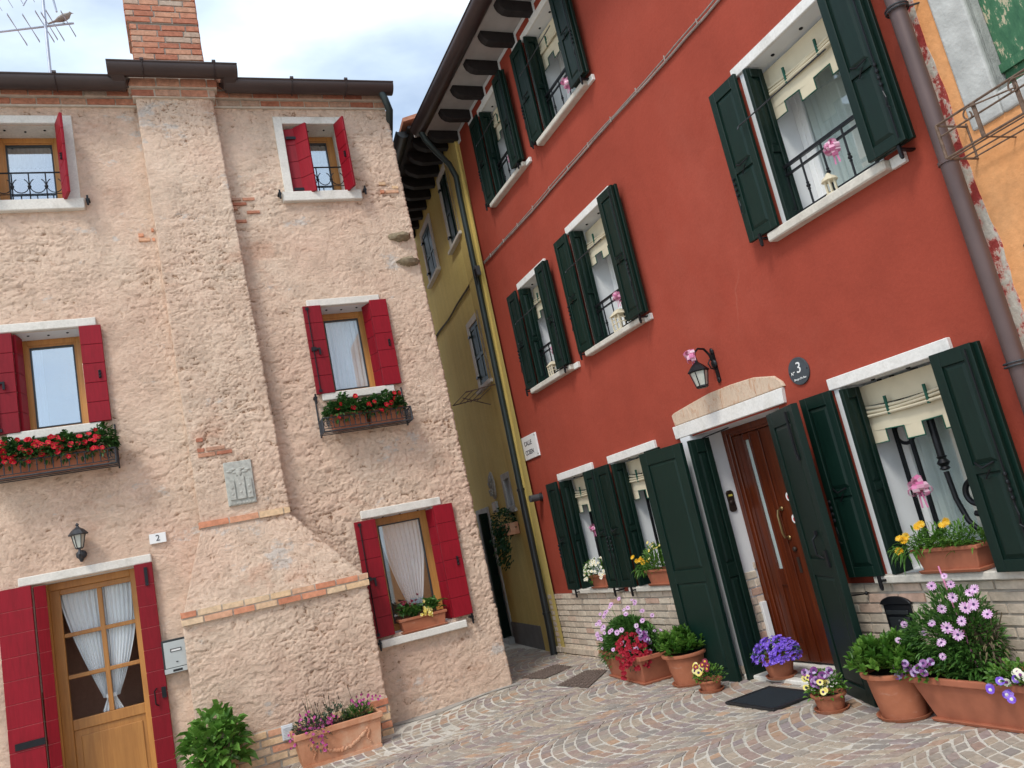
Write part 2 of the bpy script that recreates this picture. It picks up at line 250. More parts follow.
# ------------------------------------------------------------------ mesh builder
def frame_of(p, q):
    d = (q-p).normalized(); a = Vector((0, 0, 1)) if abs(d.z) < .9 else Vector((1, 0, 0)); u = d.cross(a).normalized(); return u, d.cross(u)
class MB:
    def __init__(s): s.v = []; s.f = []; s.t = []; s.mi = []; s.tone = .5; s.m = 0
    def vert(s, *p): s.v.append(tuple(p[0]) if len(p) == 1 else p); return len(s.v)-1
    def face(s, *idx): s.f.append(tuple(idx)); s.t.append(s.tone); s.mi.append(s.m)
    def poly(s, pts): b = len(s.v); s.v += [tuple(p) for p in pts]; s.face(*range(b, b+len(pts)))
    def hexa(s, P):   # 8 points: bottom ring 0-3 (ccw), top ring 4-7
        b = len(s.v); s.v += [tuple(p) for p in P]
        for f in ((3, 2, 1, 0), (4, 5, 6, 7), (0, 1, 5, 4), (1, 2, 6, 5), (2, 3, 7, 6), (3, 0, 4, 7)): s.face(*[b+i for i in f])
    def box(s, x0, x1, y0, y1, z0, z1, M_=None):
        P = [(x0, y0, z0), (x1, y0, z0), (x1, y1, z0), (x0, y1, z0), (x0, y0, z1), (x1, y0, z1), (x1, y1, z1), (x0, y1, z1)]
        if M_: P = [M_ @ Vector(p) for p in P]
        s.hexa(P); return s
    def tube(s, pts, r, n=8, cap=True, flat=1.):
        pts = [Vector(p) for p in pts]; rs = r if hasattr(r, '__len__') else [r]*len(pts); b = len(s.v); u = None
        for i, p in enumerate(pts):
            d = (pts[min(i+1, len(pts)-1)]-pts[max(i-1, 0)]).normalized()
            if u is None: u = frame_of(p, p+d)[0]
            u = (u-d*u.dot(d)); u = u.normalized() if u.length > 1e-6 else frame_of(p, p+d)[0]; w = d.cross(u)
            for k in range(n):
                a = 2*math.pi*k/n; s.v.append(tuple(p+(u*math.cos(a)+w*math.sin(a)*flat)*rs[i]))
        for i in range(len(pts)-1):
            for k in range(n): k2 = (k+1) % n; s.face(b+i*n+k, b+i*n+k2, b+(i+1)*n+k2, b+(i+1)*n+k)
        if cap: s.face(*[b+k for k in range(n)][::-1]); s.face(*[b+(len(pts)-1)*n+k for k in range(n)])
        return s
    def lathe(s, prof, c=(0, 0, 0), n=32, sx=1., sy=1., cap=True):
        b = len(s.v)
        for r, z in prof:
            for k in range(n): a = 2*math.pi*k/n; s.v.append((c[0]+r*math.cos(a)*sx, c[1]+r*math.sin(a)*sy, c[2]+z))
        for i in range(len(prof)-1):
            for k in range(n): k2 = (k+1) % n; s.face(b+i*n+k, b+i*n+k2, b+(i+1)*n+k2, b+(i+1)*n+k)
        if cap: s.face(*[b+k for k in range(n)][::-1]); s.face(*[b+(len(prof)-1)*n+k for k in range(n)])
        return s
    def ball(s, c, r, sx=1, sy=1, sz=1, n=10, m=7):
        prof = [(r*math.sin(math.pi*i/m)+1e-5, -r*sz*math.cos(math.pi*i/m)) for i in range(m+1)]
        return s.lathe(prof, c, n, sx, sy)
    def prism(s, poly, y0, y1):   # poly in (x,z) ccw seen from -y, extruded along y
        b = len(s.v); n = len(poly); s.v += [(x, y0, z) for x, z in poly]+[(x, y1, z) for x, z in poly]
        s.face(*range(b, b+n)); s.face(*[b+n+i for i in range(n)][::-1])
        for i in range(n): j = (i+1) % n; s.face(b+i, b+n+i, b+n+j, b+j)
        return s
    def build(s, name, mat, parent=None, smooth=False, bevel=0., seg=1, loc=None, rot=None):
        me = bpy.data.meshes.new(name); me.from_pydata(s.v, [], s.f)
        for m in (mat if isinstance(mat, (list, tuple)) else [mat]): me.materials.append(m)
        me.polygons.foreach_set('material_index', s.mi)
        a = me.attributes.new('tone', 'FLOAT', 'FACE'); a.data.foreach_set('value', s.t)
        if smooth:
            me.polygons.foreach_set('use_smooth', [True]*len(me.polygons))
            try: me.set_sharp_from_angle(angle=R_(38))
            except Exception: pass
        me.update(); o = bpy.data.objects.new(name, me); C.objects.link(o)
        if parent: o.parent = parent
        if loc is not None: o.location = loc
        if rot is not None: o.rotation_euler = rot
        if bevel:
            md = o.modifiers.new('bevel', 'BEVEL'); md.width = bevel; md.segments = seg; md.limit_method = 'ANGLE'
        return o
def box(name, mat, parent, x0, x1, y0, y1, z0, z1, bevel=0.): return MB().box(x0, x1, y0, y1, z0, z1).build(name, mat, parent, bevel=bevel)
def tag(o, label, cat, group=None, kind=None):
    if label: o['label'] = label
    if cat: o['category'] = cat
    if group: o['group'] = group
    if kind: o['kind'] = kind
    return o
def structure(o): o['kind'] = 'structure'; return o
# wall frames: origin, angle; local x right along wall, -y out of the wall, z up
FR = {'L': (Vector((-.74624, 9.36697, 0)), R_(22.916)), 'R': (Vector((-.17837, 11.02571, 0)), R_(-65.536)), 'Y': (Vector((-.17837, 11.02571, 0)), R_(-71.5))}
def W(fr, x, out, z=0.):
    o, a = FR[fr]; return Vector((o.x+math.cos(a)*x+math.sin(a)*out, o.y+math.sin(a)*x-math.cos(a)*out, z))
def toL(x, y):
    o, a = FR['L']; dx, dy = x-o.x, y-o.y; return dx*math.cos(a)+dy*math.sin(a), dx*math.sin(a)-dy*math.cos(a)
def thing(name, label, cat, fr=None, x=0, out_=0, z=0, rz=0, group=None):
    o = bpy.data.objects.new(name, None); C.objects.link(o); o.empty_display_size = .1
    if fr: o.location = W(fr, x, out_, z); o.rotation_euler = (0, 0, FR[fr][1]+rz)
    else: o.location = (x, out_, z); o.rotation_euler = (0, 0, rz)
    return tag(o, label, cat, group)
def place(o, fr, x, out_, z, rz=0): o.location = W(fr, x, out_, z); o.rotation_euler = (0, 0, FR[fr][1]+rz); return o
def sstep(a, b, v): v = min(1, max(0, (v-a)/(b-a))); return v*v*(3-2*v)
def ground_z(x, y):
    lx, lo = toL(x, y); return -(.045+.075*min(1., max(0, lo)))*sstep(0, 1.2, -lx)*(1-sstep(.9, 2.3, lo))

# ------------------------------------------------------------------ numpy noise
_rs = np.random.RandomState(3); _tab = _rs.rand(4096)
def vnoise(P):
    i = np.floor(P).astype(np.int64); f = P-i; f = f*f*(3-2*f); r = 0
    for dx in (0, 1):
        for dy in (0, 1):
            for dz in (0, 1):
                h = (i[..., 0]+dx)*73856093 ^ (i[..., 1]+dy)*19349663 ^ (i[..., 2]+dz)*83492791
                w = (f[..., 0] if dx else 1-f[..., 0])*(f[..., 1] if dy else 1-f[..., 1])*(f[..., 2] if dz else 1-f[..., 2])
                r = r+w*_tab[h & 4095]
    return r
def fbm(P, o=4, g=.5):
    a = 1; s = 0; n = 0
    for k in range(o): s = s+a*vnoise(P*(2.03**k)+17.3*k); n += a; a *= g
    return s/n
def plaster_h(P):
    """height 0..1: overlapping trowelled lumps with sharp creases"""
    Q = P*np.array([1., 1., 1.45]); wx = fbm(Q*6+5, 4, .6)-.5; wz = fbm(Q*6+31, 4, .6)-.5
    Q = Q+np.stack([wx*.20, wx*0, wz*.20], -1)
    a = np.abs(fbm(Q*np.array([7., 9, 12.]), 3)*2-1)          # zero along creases
    b = np.abs(fbm(Q*np.array([20, 22, 32.])+9, 3)*2-1)
    m = np.clip(fbm(P*1.1+2, 3)*3-1.0, 0, 1); m2 = np.clip(fbm(P*2.3+8, 3)*3-.9, 0, 1)
    ca = np.clip(a/.10, 0, 1); cb = np.clip(b/.13, 0, 1)
    lump = fbm(Q*np.array([8, 9, 13.])+40, 2)
    h = .36+.55*(lump-.5)+(ca-1)*.42*(.45+.55*m2)+(cb-1)*.38*(.55+.45*m)+.50*(fbm(Q*36+3, 3)-.5)+.25
    calm = .5+.5*np.clip(fbm(P*.8+60, 3)*4-1.5, 0, 1); h = .5+(h-.5)*calm
    return np.clip(h, 0, 1.15)
def rough_sheet(name, mat, parent, poly_b, poly_t, z0, z1, amp, res=.014, holes=(), corner=.7, fade_top=True):
    """vertical sheet along a polyline (bottom/top versions), displaced outward; holes = (x0,x1,z0,z1) on the stretch with y about constant"""
    pb = [Vector((p[0], p[1])) for p in poly_b]; pt = [Vector((p[0], p[1])) for p in poly_t]
    cols = []   # (segment, t)
    nseg = len(pb)-1
    for i in range(nseg):
        L_ = (pb[i+1]-pb[i]).length; n = max(1, int(L_/res)); ts = set(k/n for k in range(n+1))
        if abs(pb[i+1].x-pb[i].x) > .5*L_:
            for h in holes:
                for hx in h[:2]:
                    tt = (hx-pb[i].x)/(pb[i+1].x-pb[i].x)
                    if 0 < tt < 1:
                        near = min(ts, key=lambda q: abs(q-tt)); ts.discard(near); ts.add(tt)
        ts = sorted(ts)
        for t_ in (ts if i == nseg-1 else ts[:-1]): cols.append((i, t_))
    zs = set(np.linspace(z0, z1, int((z1-z0)/res)+1).tolist())
    for h in holes:
        for hz in h[2:]:
            if z0 < hz < z1: near = min(zs, key=lambda q: abs(q-hz)); zs.discard(near); zs.add(hz)
    zs = np.array(sorted(zs)); nc, nr = len(cols), len(zs)
    def seg_n(i): d = (pb[i+1]-pb[i]).normalized(); return Vector((d.y, -d.x))
    base_b = np.array([tuple(pb[i].lerp(pb[i+1], t_)) for i, t_ in cols]); base_t = np.array([tuple(pt[i].lerp(pt[i+1], t_)) for i, t_ in cols])
    nrm = []
    for i, t_ in cols:
        L_ = (pb[i+1]-pb[i]).length; n0 = seg_n(i); n_ = n0.copy()
        for j, dist in ((i-1, t_*L_), (i+1, (1-t_)*L_)):
            if 0 <= j < nseg and dist < .06: n_ = n_+seg_n(j)*(1-dist/.06)*corner
        nrm.append(tuple(n_))
    nrm = np.array(nrm); tz = (zs-z0)/(z1-z0)
    X = base_b[None, :, 0]*(1-tz[:, None])+base_t[None, :, 0]*tz[:, None]; Y = base_b[None, :, 1]*(1-tz[:, None])+base_t[None, :, 1]*tz[:, None]
    Z = np.repeat(zs[:, None], nc, 1); P = np.stack([X, Y, Z], -1); h = plaster_h(P)
    wgt = np.ones_like(h)
    for (a, b, c_, d_) in holes:
        dx = np.maximum(np.maximum(a-X, X-b), 0); dz = np.maximum(np.maximum(c_-Z, Z-d_), 0); wgt = np.minimum(wgt, np.clip(np.sqrt(dx*dx+dz*dz)/.03, 0, 1))
    D = h*amp*wgt
    P[..., 0] += nrm[None, :, 0]*D; P[..., 1] += nrm[None, :, 1]*D
    P[..., 2] += (vnoise(P*16+3)-.5)*amp*.5*wgt*((np.arange(nr) > 0) & (np.arange(nr) < nr-1))[:, None]
    V = P.reshape(-1, 3)
    ii, jj = np.meshgrid(np.arange(nr-1), np.arange(nc-1), indexing='ij'); a0 = ii*nc+jj
    F = np.stack([a0, a0+1, a0+nc+1, a0+nc], -1).reshape(-1, 4)
    cx = (X[:-1, :-1]+X[1:, 1:]).reshape(-1)/2; cz = (Z[:-1, :-1]+Z[1:, 1:]).reshape(-1)/2; cy = ((Y[:-1, :-1]+Y[1:, 1:])/2).reshape(-1)
    keep = np.ones(len(F), bool)
    for (a, b, c_, d_) in holes: keep &= ~((cx > a) & (cx < b) & (cz > c_) & (cz < d_) & (cy < .2))
    F = F[keep]
    me = bpy.data.meshes.new(name); me.vertices.add(len(V)); me.vertices.foreach_set('co', V.astype(np.float32).ravel())
    me.loops.add(F.size); me.loops.foreach_set('vertex_index', F.astype(np.int32).ravel()); me.polygons.add(len(F)); me.polygons.foreach_set('loop_start', np.arange(0, F.size, 4, dtype=np.int32))
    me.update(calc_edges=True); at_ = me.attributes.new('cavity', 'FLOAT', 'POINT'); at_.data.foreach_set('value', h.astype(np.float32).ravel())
    me.polygons.foreach_set('use_smooth', [True]*len(F)); me.materials.append(mat)
    o = bpy.data.objects.new(name, me); C.objects.link(o); o.parent = parent; return o

def brick_field(mb, x0, x1, z0, z1, course, length, y, depth, joint=.010, jit=.004, skip=None, r=rnd, tones=None, mat4=None, start=0):
    k = 0; z = z0
    while z < z1-course*.4:
        zt = min(z+course, z1); x = x0-(length*.5 if (k+start) % 2 else 0)*r.uniform(.8, 1.1)
        while x < x1:
            w = length*r.uniform(.82, 1.15); a, b = max(x, x0), min(x+w, x1)
            if b-a > .025 and not (skip and skip((a+b)/2, (z+zt)/2)):
                j = joint/2; mb.tone = (tones(r) if tones else r.random()); yy = y-r.uniform(0, jit)
                e = .004
                P = [(a+j, y+depth, z+j), (b-j, y+depth, z+j), (b-j, y+depth, zt-j), (a+j, y+depth, zt-j)]
                F_ = [(a+j+e*r.uniform(.3, 1.6), yy, z+j+e*r.uniform(.3, 1.6)), (b-j-e*r.uniform(.3, 1.6), yy, z+j+e*r.uniform(.3, 1.6)), (b-j-e*r.uniform(.3, 1.6), yy, zt-j-e*r.uniform(.3, 1.6)), (a+j+e*r.uniform(.3, 1.6), yy, zt-j-e*r.uniform(.3, 1.6))]
                bb = len(mb.v)
                for p in P+F_: mb.v.append(tuple(mat4 @ Vector(p)) if mat4 else p)
                mb.face(bb+4, bb+5, bb+6, bb+7)
                for i in range(4): jn = (i+1) % 4; mb.face(bb+i, bb+jn, bb+4+jn, bb+4+i)
            x += w
        z = zt; k += 1
def flat_wall(mb, x0f, x1, z0, z1, y, holes, zsplit=()):
    """front sheet with rectangular holes; x0f(z) = left edge"""
    xs = sorted(set([x1]+[h[0] for h in holes]+[h[1] for h in holes])); zs = sorted(set([z0, z1]+[h[2] for h in holes]+[h[3] for h in holes]+list(zsplit)))
    xs = [None]+xs
    for zi in range(len(zs)-1):
        for xi in range(len(xs)-1):
            a, b = xs[xi], xs[xi+1]; za, zb = zs[zi], zs[zi+1]; ca = a if a is not None else x0f(za)
            cx, cz = (ca+b)/2, (za+zb)/2
            if any(h[0] < cx < h[1] and h[2] < cz < h[3] for h in holes): continue
            la, lb = (x0f(za), x0f(zb)) if a is None else (a, a)
            mb.poly([(la, y, za), (b, y, za), (b, y, zb), (lb, y, zb)])
def reveal(mb, x0, x1, z0, z1, y0, y1, bottom=True):
    mb.poly([(x0, y0, z0), (x0, y1, z0), (x0, y1, z1), (x0, y0, z1)]); mb.poly([(x1, y0, z0), (x1, y0, z1), (x1, y1, z1), (x1, y1, z0)])
    mb.poly([(x0, y0, z1), (x0, y1, z1), (x1, y1, z1), (x1, y0, z1)])
    if bottom: mb.poly([(x0, y0, z0), (x1, y0, z0), (x1, y1, z0), (x0, y1, z0)])
def picture_frame(mb, x0, x1, z0, z1, y0, y1, w, wb=None, wt=None):
    wb = w if wb is None else wb; wt = w if wt is None else wt
    mb.box(x0, x0+w, y0, y1, z0, z1); mb.box(x1-w, x1, y0, y1, z0, z1); mb.box(x0+w, x1-w, y0+.001, y1, z1-wt, z1)
    if wb: mb.box(x0+w, x1-w, y0+.001, y1, z0, z0+wb)
def curtain_mesh(xl, xr, z0, z1, y, folds=9, amp=.012, nz=24, nx=60):
    mb = MB(); b = len(mb.v)
    for i in range(nz+1):
        z = z0+(z1-z0)*i/nz; a, c_ = xl(z), xr(z)
        for j in range(nx+1):
            u = j/nx; mb.v.append((a+(c_-a)*u, y+amp*math.sin(u*folds*2*math.pi+.5*math.sin(i*.3))+amp*.4*math.sin(u*folds*5.3), z))
    for i in range(nz):
        for j in range(nx): q = b+i*(nx+1)+j; mb.face(q, q+1, q+nx+2, q+nx+1)
    return mb
def text_mesh(name, s, size, mat, parent, x, y, z, rotx=math.pi/2, depth=.0015, shear=0., align='CENTER', rz=0):
    cu = bpy.data.curves.new(name, 'FONT'); cu.body = s; cu.size = size; cu.extrude = depth; cu.align_x = align; cu.align_y = 'CENTER'; cu.shear = shear
    tmp = bpy.data.objects.new('tmp_text', cu); C.objects.link(tmp); dg = bpy.context.evaluated_depsgraph_get(); me = bpy.data.meshes.new_from_object(tmp.evaluated_get(dg)); bpy.data.objects.remove(tmp)
    me.materials.clear(); me.materials.append(mat); o = bpy.data.objects.new(name, me); C.objects.link(o); o.parent = parent; o.location = (x, y, z); o.rotation_euler = (rotx, rz, 0); return o

# ================================================================== GROUND
def build_ground():
    xs = [-120, -60, -30, -16]+list(np.arange(-9, 9.01, .3))+[16, 30, 60, 120]; ys = [-120, -60, -25, -12]+list(np.arange(-6, 15.01, .3))+[24, 45, 90, 160]
    mb = MB(); mb.v = [(x, y, ground_z(x, y)-.004) for y in ys for x in xs]; n = len(xs)
    for j in range(len(ys)-1):
        for i in range(n-1): q = j*n+i; mb.face(q, q+1, q+n+1, q+n)
    structure(mb.build('ground', M['joint'], smooth=True))
build_ground()
GR = {}   # grates in world xy: filled below for stone skipping
GRATES = [((.13, 9.2), (-.20, 8.72), (.10, 8.27), (.36, 8.98)), ((-.62, 9.62), (-.20, 10.02), (.0, 9.62), (-.34, 9.26))]
def inside_quad(p, q):
    s = 0
    for i in range(4):
        a, b = q[i], q[(i+1) % 4]; c = (b[0]-a[0])*(p[1]-a[1])-(b[1]-a[1])*(p[0]-a[0]); s += 1 if c > 0 else -1
    return abs(s) == 4
def stone_ok(wx, wy, xr, outr):
    lx, lo = toL(wx, wy)
    if lx < .10 and lo < .06 and lo > -6.2: return False
    if -3.35 < lx < -1.3 and lo < .38: return False
    if outr < .05: return False
    for g in GRATES:
        if inside_quad((wx, wy), g): return False
    return True
def paving():
    mb = MB(); r = random.Random(11)
    def stone(c4, tone):
        cx = sum(p[0] for p in c4)/4; co = sum(p[1] for p in c4)/4; w = W('R', cx, co)
        if not stone_ok(w.x, w.y, cx, co): return
        lx, lo = toL(w.x, w.y)
        if lx < 0 and lo < .10+.12*r.random(): return
        mb.tone = tone; g = ground_z(w.x, w.y); b = len(mb.v); tilt = (r.uniform(-.003, .003), r.uniform(-.003, .003)); hz = .001+r.uniform(-.0035, .0035)
        j = [(r.uniform(-.004, .004), r.uniform(-.004, .004)) for _ in c4]
        out_ = [(cx+(p[0]-cx)*.84+q[0], co+(p[1]-co)*.83+q[1]) for p, q in zip(c4, j)]
        for p in out_: v = W('R', p[0], p[1], g-.008); mb.v.append(tuple(v))
        for p in out_:
            q = (cx+(p[0]-cx)*.95, co+(p[1]-co)*.95); v = W('R', q[0], q[1], g+hz+tilt[0]*(1 if p[0] > cx else -1)+tilt[1]*(1 if p[1] > co else -1)); mb.v.append(tuple(v))
        mb.face(b+4, b+5, b+6, b+7)
        for i in range(4): k = (i+1) % 4; mb.face(b+i, b+k, b+4+k, b+4+i)
    hw, sag = .655, .33; Rr = (hw*hw+sag*sag)/(2*sag); th = math.asin(hw/Rr); d = .100
    for s_i in range(-2, 8):
        xc = 3.28+1.31*(s_i-1)
        for k in range(-8, 62):
            o0 = k*d-.30
            if xc < .9 and o0 > 4.5: continue
            n = 14; off = r.uniform(-.3, .3)
            ths = [-th+2*th*(i+ (off if 0 < i < n else 0)*.9+ (r.uniform(-.13, .13) if 0 < i < n else 0))/n for i in range(n+1)]
            if off < -.15: ths = ths[:1]+ths[1:]
            for i in range(n):
                a, b_ = ths[i], ths[i+1]
                if b_-a < .03: continue
                c4 = []
                for tt, rr in ((a, 0), (b_, 0), (b_, 1), (a, 1)): c4.append((xc+Rr*math.sin(tt), o0+Rr*math.cos(tt)-(Rr-sag)+rr*d))
                stone(c4, r.random())
    # straight courses down the alley
    x = -.06
    while x > -7:
        o = -3.0; w = r.uniform(.09, .12)
        while o < 1.9:
            l = r.uniform(.12, .24)
            if x > -6.9: stone([(x-w, o), (x, o), (x, o+l), (x-w, o+l)], r.random()*.6)
            o += l
        x -= w
    structure(mb.build('paving', M['cobble']))
paving()
# worn cement strip along the stone house
def strip():
    mb = MB()
    for i in range(24):
        a, b = -5.3+i*.225, -5.3+(i+1)*.225
        P = []
        for x_, o_ in ((a, .0), (b, .0), (b, .13+.04*math.sin(b*5)), (a, .13+.04*math.sin(a*5))):
            w = W('L', x_, o_); w.z = ground_z(w.x, w.y)+.0035; P.append(w)
        mb.poly(P)
    structure(mb.build('kerb_strip', M['asphalt_grey']))
strip()
def grate(q, label):
    t = thing('drain_cover', label, 'drain cover', None, sum(p[0] for p in q)/4, sum(p[1] for p in q)/4, .004)
    a, b, c_, d_ = [Vector((p[0], p[1], 0))-Vector((t.location.x, t.location.y, 0)) for p in q]
    mb = MB(); mb.hexa([*(v*1.0 for v in (a, b, c_, d_)), *(v+Vector((0, 0, .004)) for v in (a, b, c_, d_))]); mb.build('plate', M['grille'], t)
    mb = MB(); n = 12
    for i in range(1, n):
        p = a.lerp(b, i/n)+Vector((0, 0, .006)); s = d_.lerp(c_, i/n)+Vector((0, 0, .006)); mb.tube([p, s], .006, 4)
    for i in range(1, 8):
        p = a.lerp(d_, i/8)+Vector((0, 0, .006)); s = b.lerp(c_, i/8)+Vector((0, 0, .006)); mb.tube([p, s], .006, 4)
    mb.build('bars', M['grille'], t)
grate(GRATES[0], 'rust brown rectangular drain cover in the paving beside the big flower planter')
grate(GRATES[1], 'grey drain cover in the paving at the mouth of the alley')

# ================================================================== STONE HOUSE (left)
LH = thing('stone_house', 'rough peach plastered house with crimson shutters and a brick chimney', 'house', 'L')
LW = [  # x0,x1,z0,z1
    (-4.51, -3.87, 6.08, 6.99), (-1.45, -.80, 6.08, 6.99), (-4.47, -3.87, 3.60, 4.63), (-1.40, -.80, 3.60, 4.63), (-1.19, -.50, .85, 2.12)]
LD = (-4.50, -3.60, -.1, 2.09)
for h in LW + [LD]: pass
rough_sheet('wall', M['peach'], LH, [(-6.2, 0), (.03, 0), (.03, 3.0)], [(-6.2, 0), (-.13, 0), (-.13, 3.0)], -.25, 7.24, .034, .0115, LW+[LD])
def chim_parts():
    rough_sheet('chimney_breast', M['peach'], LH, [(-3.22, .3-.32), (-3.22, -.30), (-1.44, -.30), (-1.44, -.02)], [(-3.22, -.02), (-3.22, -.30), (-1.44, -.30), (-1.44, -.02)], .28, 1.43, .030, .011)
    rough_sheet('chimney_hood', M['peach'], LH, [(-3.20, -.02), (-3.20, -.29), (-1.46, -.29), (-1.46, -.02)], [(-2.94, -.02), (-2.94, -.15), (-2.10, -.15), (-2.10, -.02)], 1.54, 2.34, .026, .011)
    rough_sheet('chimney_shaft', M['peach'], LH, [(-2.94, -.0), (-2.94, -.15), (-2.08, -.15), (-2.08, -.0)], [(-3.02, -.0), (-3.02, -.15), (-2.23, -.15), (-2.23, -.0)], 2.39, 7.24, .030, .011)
chim_parts()
# bands and cornice (bricks on mortar)
def brickpart(name, mat, fields, core=(), mortar='mortar'):
    mb = MB(); mb.m = 0
    for f in fields: brick_field(mb, **f)
    mb.m = 1; mb.tone = .5
    for c_ in core: mb.box(*c_)
    return mb.build(name, [M[mat], M[mortar]], LH, bevel=0)
tb = lambda r: r.choice([r.uniform(0, .5), r.uniform(0, .6), r.uniform(.6, 1)])
brickpart('brick_band', 'brick_band', [dict(x0=-3.25, x1=-1.40, z0=1.415, z1=1.555, course=.07, length=.24, y=-.345, depth=.1, joint=.009, jit=.012, tones=tb)], [(-3.235, -1.415, -.335, -.0, 1.42, 1.55)])
brickpart('brick_band', 'brick_band', [dict(x0=-2.98, x1=-2.06, z0=2.325, z1=2.40, course=.075, length=.27, y=-.185, depth=.1, joint=.007, jit=.008, tones=tb)], [(-2.97, -2.07, -.178, -.0, 2.33, 2.392)])
brickpart('brick_footing', 'brick_band', [dict(x0=-3.25, x1=-1.405, z0=-.24, z1=.30, course=.075, length=.25, y=-.33, depth=.12, joint=.014, jit=.012)], [(-3.24, -1.42, -.315, -.0, -.25, .29)])
tr_ = lambda r: r.random()
brickpart('brick_cornice', 'brick_red', [dict(x0=-6.2, x1=-.12, z0=7.215, z1=7.295, course=.08, length=.27, y=-.055, depth=.1, joint=.008, jit=.008), dict(x0=-6.2, x1=-.10, z0=7.30, z1=7.385, course=.085, length=.27, y=-.10, depth=.12, joint=.008, jit=.008)], [(-6.2, -.125, -.045, .2, 7.20, 7.30), (-6.2, -.11, -.09, .2, 7.30, 7.42)])
brickpart('brick_cornice', 'brick_red', [dict(x0=-3.075, x1=-2.175, z0=7.235, z1=7.325, course=.09, length=.27, y=-.21, depth=.1, joint=.008, jit=.008), dict(x0=-3.11, x1=-2.145, z0=7.33, z1=7.44, course=.11, length=.30, y=-.255, depth=.12, joint=.008, jit=.008)], [(-3.065, -2.185, -.20, .0, 7.23, 7.33), (-3.10, -2.155, -.245, .1, 7.33, 7.50)])
# chimney stack
def stack():
    mb = MB(); T = Matrix.Translation
    for (xa, xb, za, zb, y) in ((-3.00, -2.245, 7.3, 8.25, -.12), (-3.03, -2.245, 8.25, 10.2, -.135)):
        brick_field(mb, xa, xb, za, zb, .078, .26, y, .05, .010, .006)
        L2 = .62
        for x_, s_ in ((xb, 1), (xa, -1)):
            m4 = Matrix(((0, -s_, 0, x_), (s_, 0, 0, y if s_ > 0 else y+L2), (0, 0, 1, 0), (0, 0, 0, 1)))
            brick_field(mb, 0, L2, za, zb, .078, .26, 0, .05, .010, .006, mat4=m4)
        mb.m = 1; mb.tone = .5; mb.box(xa+.01, xb-.01, y+.012, y+L2-.01, za, zb); mb.m = 0
    return mb.build('chimney', [M['brick_red'], M['mortar_grey']], LH)
chs = stack()
# shell: sides, back, roof
mb = MB(); mb.box(-6.2, -.16, 5.8, 6.0, -.2, 7.4); mb.box(-6.4, -6.2, -.0, 6.0, -.2, 7.4); mb.box(-.36, -.16, 3.0, 5.8, -.2, 7.4); mb.box(-6.2, -.36, .9, 1.0, -.2, 7.4); mb.build('back_wall', M['pink'], LH)
mb = MB(); mb.box(-6.2, -.36, .3, .9, 2.9, 3.0); mb.box(-6.2, -.36, .3, .9, 5.5, 5.6); mb.build('floor_slab', M['interior'], LH)
mb = MB(); mb.hexa([(-6.4, -.22, 7.42), (-.08, -.22, 7.42), (-.08, 3.0, 8.5), (-6.4, 3.0, 8.5), (-6.4, -.22, 7.47), (-.08, -.22, 7.47), (-.08, 3.0, 8.58), (-6.4, 3.0, 8.58)])
mb.hexa([(-6.4, 3.0, 8.5), (-.08, 3.0, 8.5), (-.08, 6.2, 7.4), (-6.4, 6.2, 7.4), (-6.4, 3.0, 8.58), (-.08, 3.0, 8.58), (-.08, 6.2, 7.47), (-6.4, 6.2, 7.47)])
rf = mb.build('roof', M['tile'], LH)
mb = MB()
for i in range(30):
    x = -6.3+i*.21; mb.tube([(x, -.18, 7.44), (x, 3.0, 8.56)], .06, 8)
mb.build('roof_tiles', M['tile'], rf, smooth=True)
# gutters
def gutter(mb, x0, x1, yc, zc, r, n=12):
    b = len(mb.v)
    for x in (x0, x1):
        for rr in (r, r-.008):
            for k in range(n+1): a = math.pi*k/n; mb.v.append((x, yc-rr*math.cos(a), zc-rr*math.sin(a)))
    m_ = n+1
    for k in range(n):
        mb.face(b+k, b+k+1, b+2*m_+k+1, b+2*m_+k); mb.face(b+m_+k, b+m_+k+1, b+3*m_+k+1, b+3*m_+k)
        mb.face(b+k, b+k+1, b+m_+k+1, b+m_+k); mb.face(b+2*m_+k, b+2*m_+k+1, b+3*m_+k+1, b+3*m_+k)
    mb.face(*[b+k for k in range(m_)]); mb.face(*[b+2*m_+k for k in range(m_)])
    mb.tube([(x0, yc-r, zc), (x1, yc-r, zc)], .011, 6)
    return mb
mb = MB(); gutter(mb, -6.4, -3.12, -.235, 7.40, .11); gutter(mb, -2.06, -.055, -.235, 7.40, .11); gutter(mb, -3.28, -1.92, -.385, 7.485, .11)
mb.hexa([(-3.28, -.40, 7.38), (-3.12, -.40, 7.38), (-3.10, -.25, 7.30), (-3.18, -.25, 7.30), (-3.28, -.28, 7.44), (-3.12, -.28, 7.44), (-3.02, -.14, 7.45), (-3.10, -.14, 7.45)])
mb.hexa([(-2.08, -.40, 7.38), (-1.92, -.40, 7.38), (-2.00, -.25, 7.30), (-2.08, -.25, 7.30), (-2.08, -.28, 7.44), (-1.92, -.28, 7.44), (-2.06, -.14, 7.45), (-2.14, -.14, 7.45)])
gt = mb.build('gutter', M['gutter'], LH, smooth=True)
for x, y, z in ((-3.80, -.235, 7.40), (-2.92, -.385, 7.485), (-2.17, -.385, 7.485), (-1.30, -.235, 7.40), (-.65, -.235, 7.40), (-5.0, -.235, 7.40)):
    mb = MB(); mb.tube([(x, y-.118*math.cos(a), z-.118*math.sin(a)) for a in np.linspace(-.15, 2.2, 9)], .011, 5, flat=.5); mb.box(x-.02, x+.02, y-.13, y-.10, z+.005, z+.03); mb.build('bracket', M['gutter'], gt)
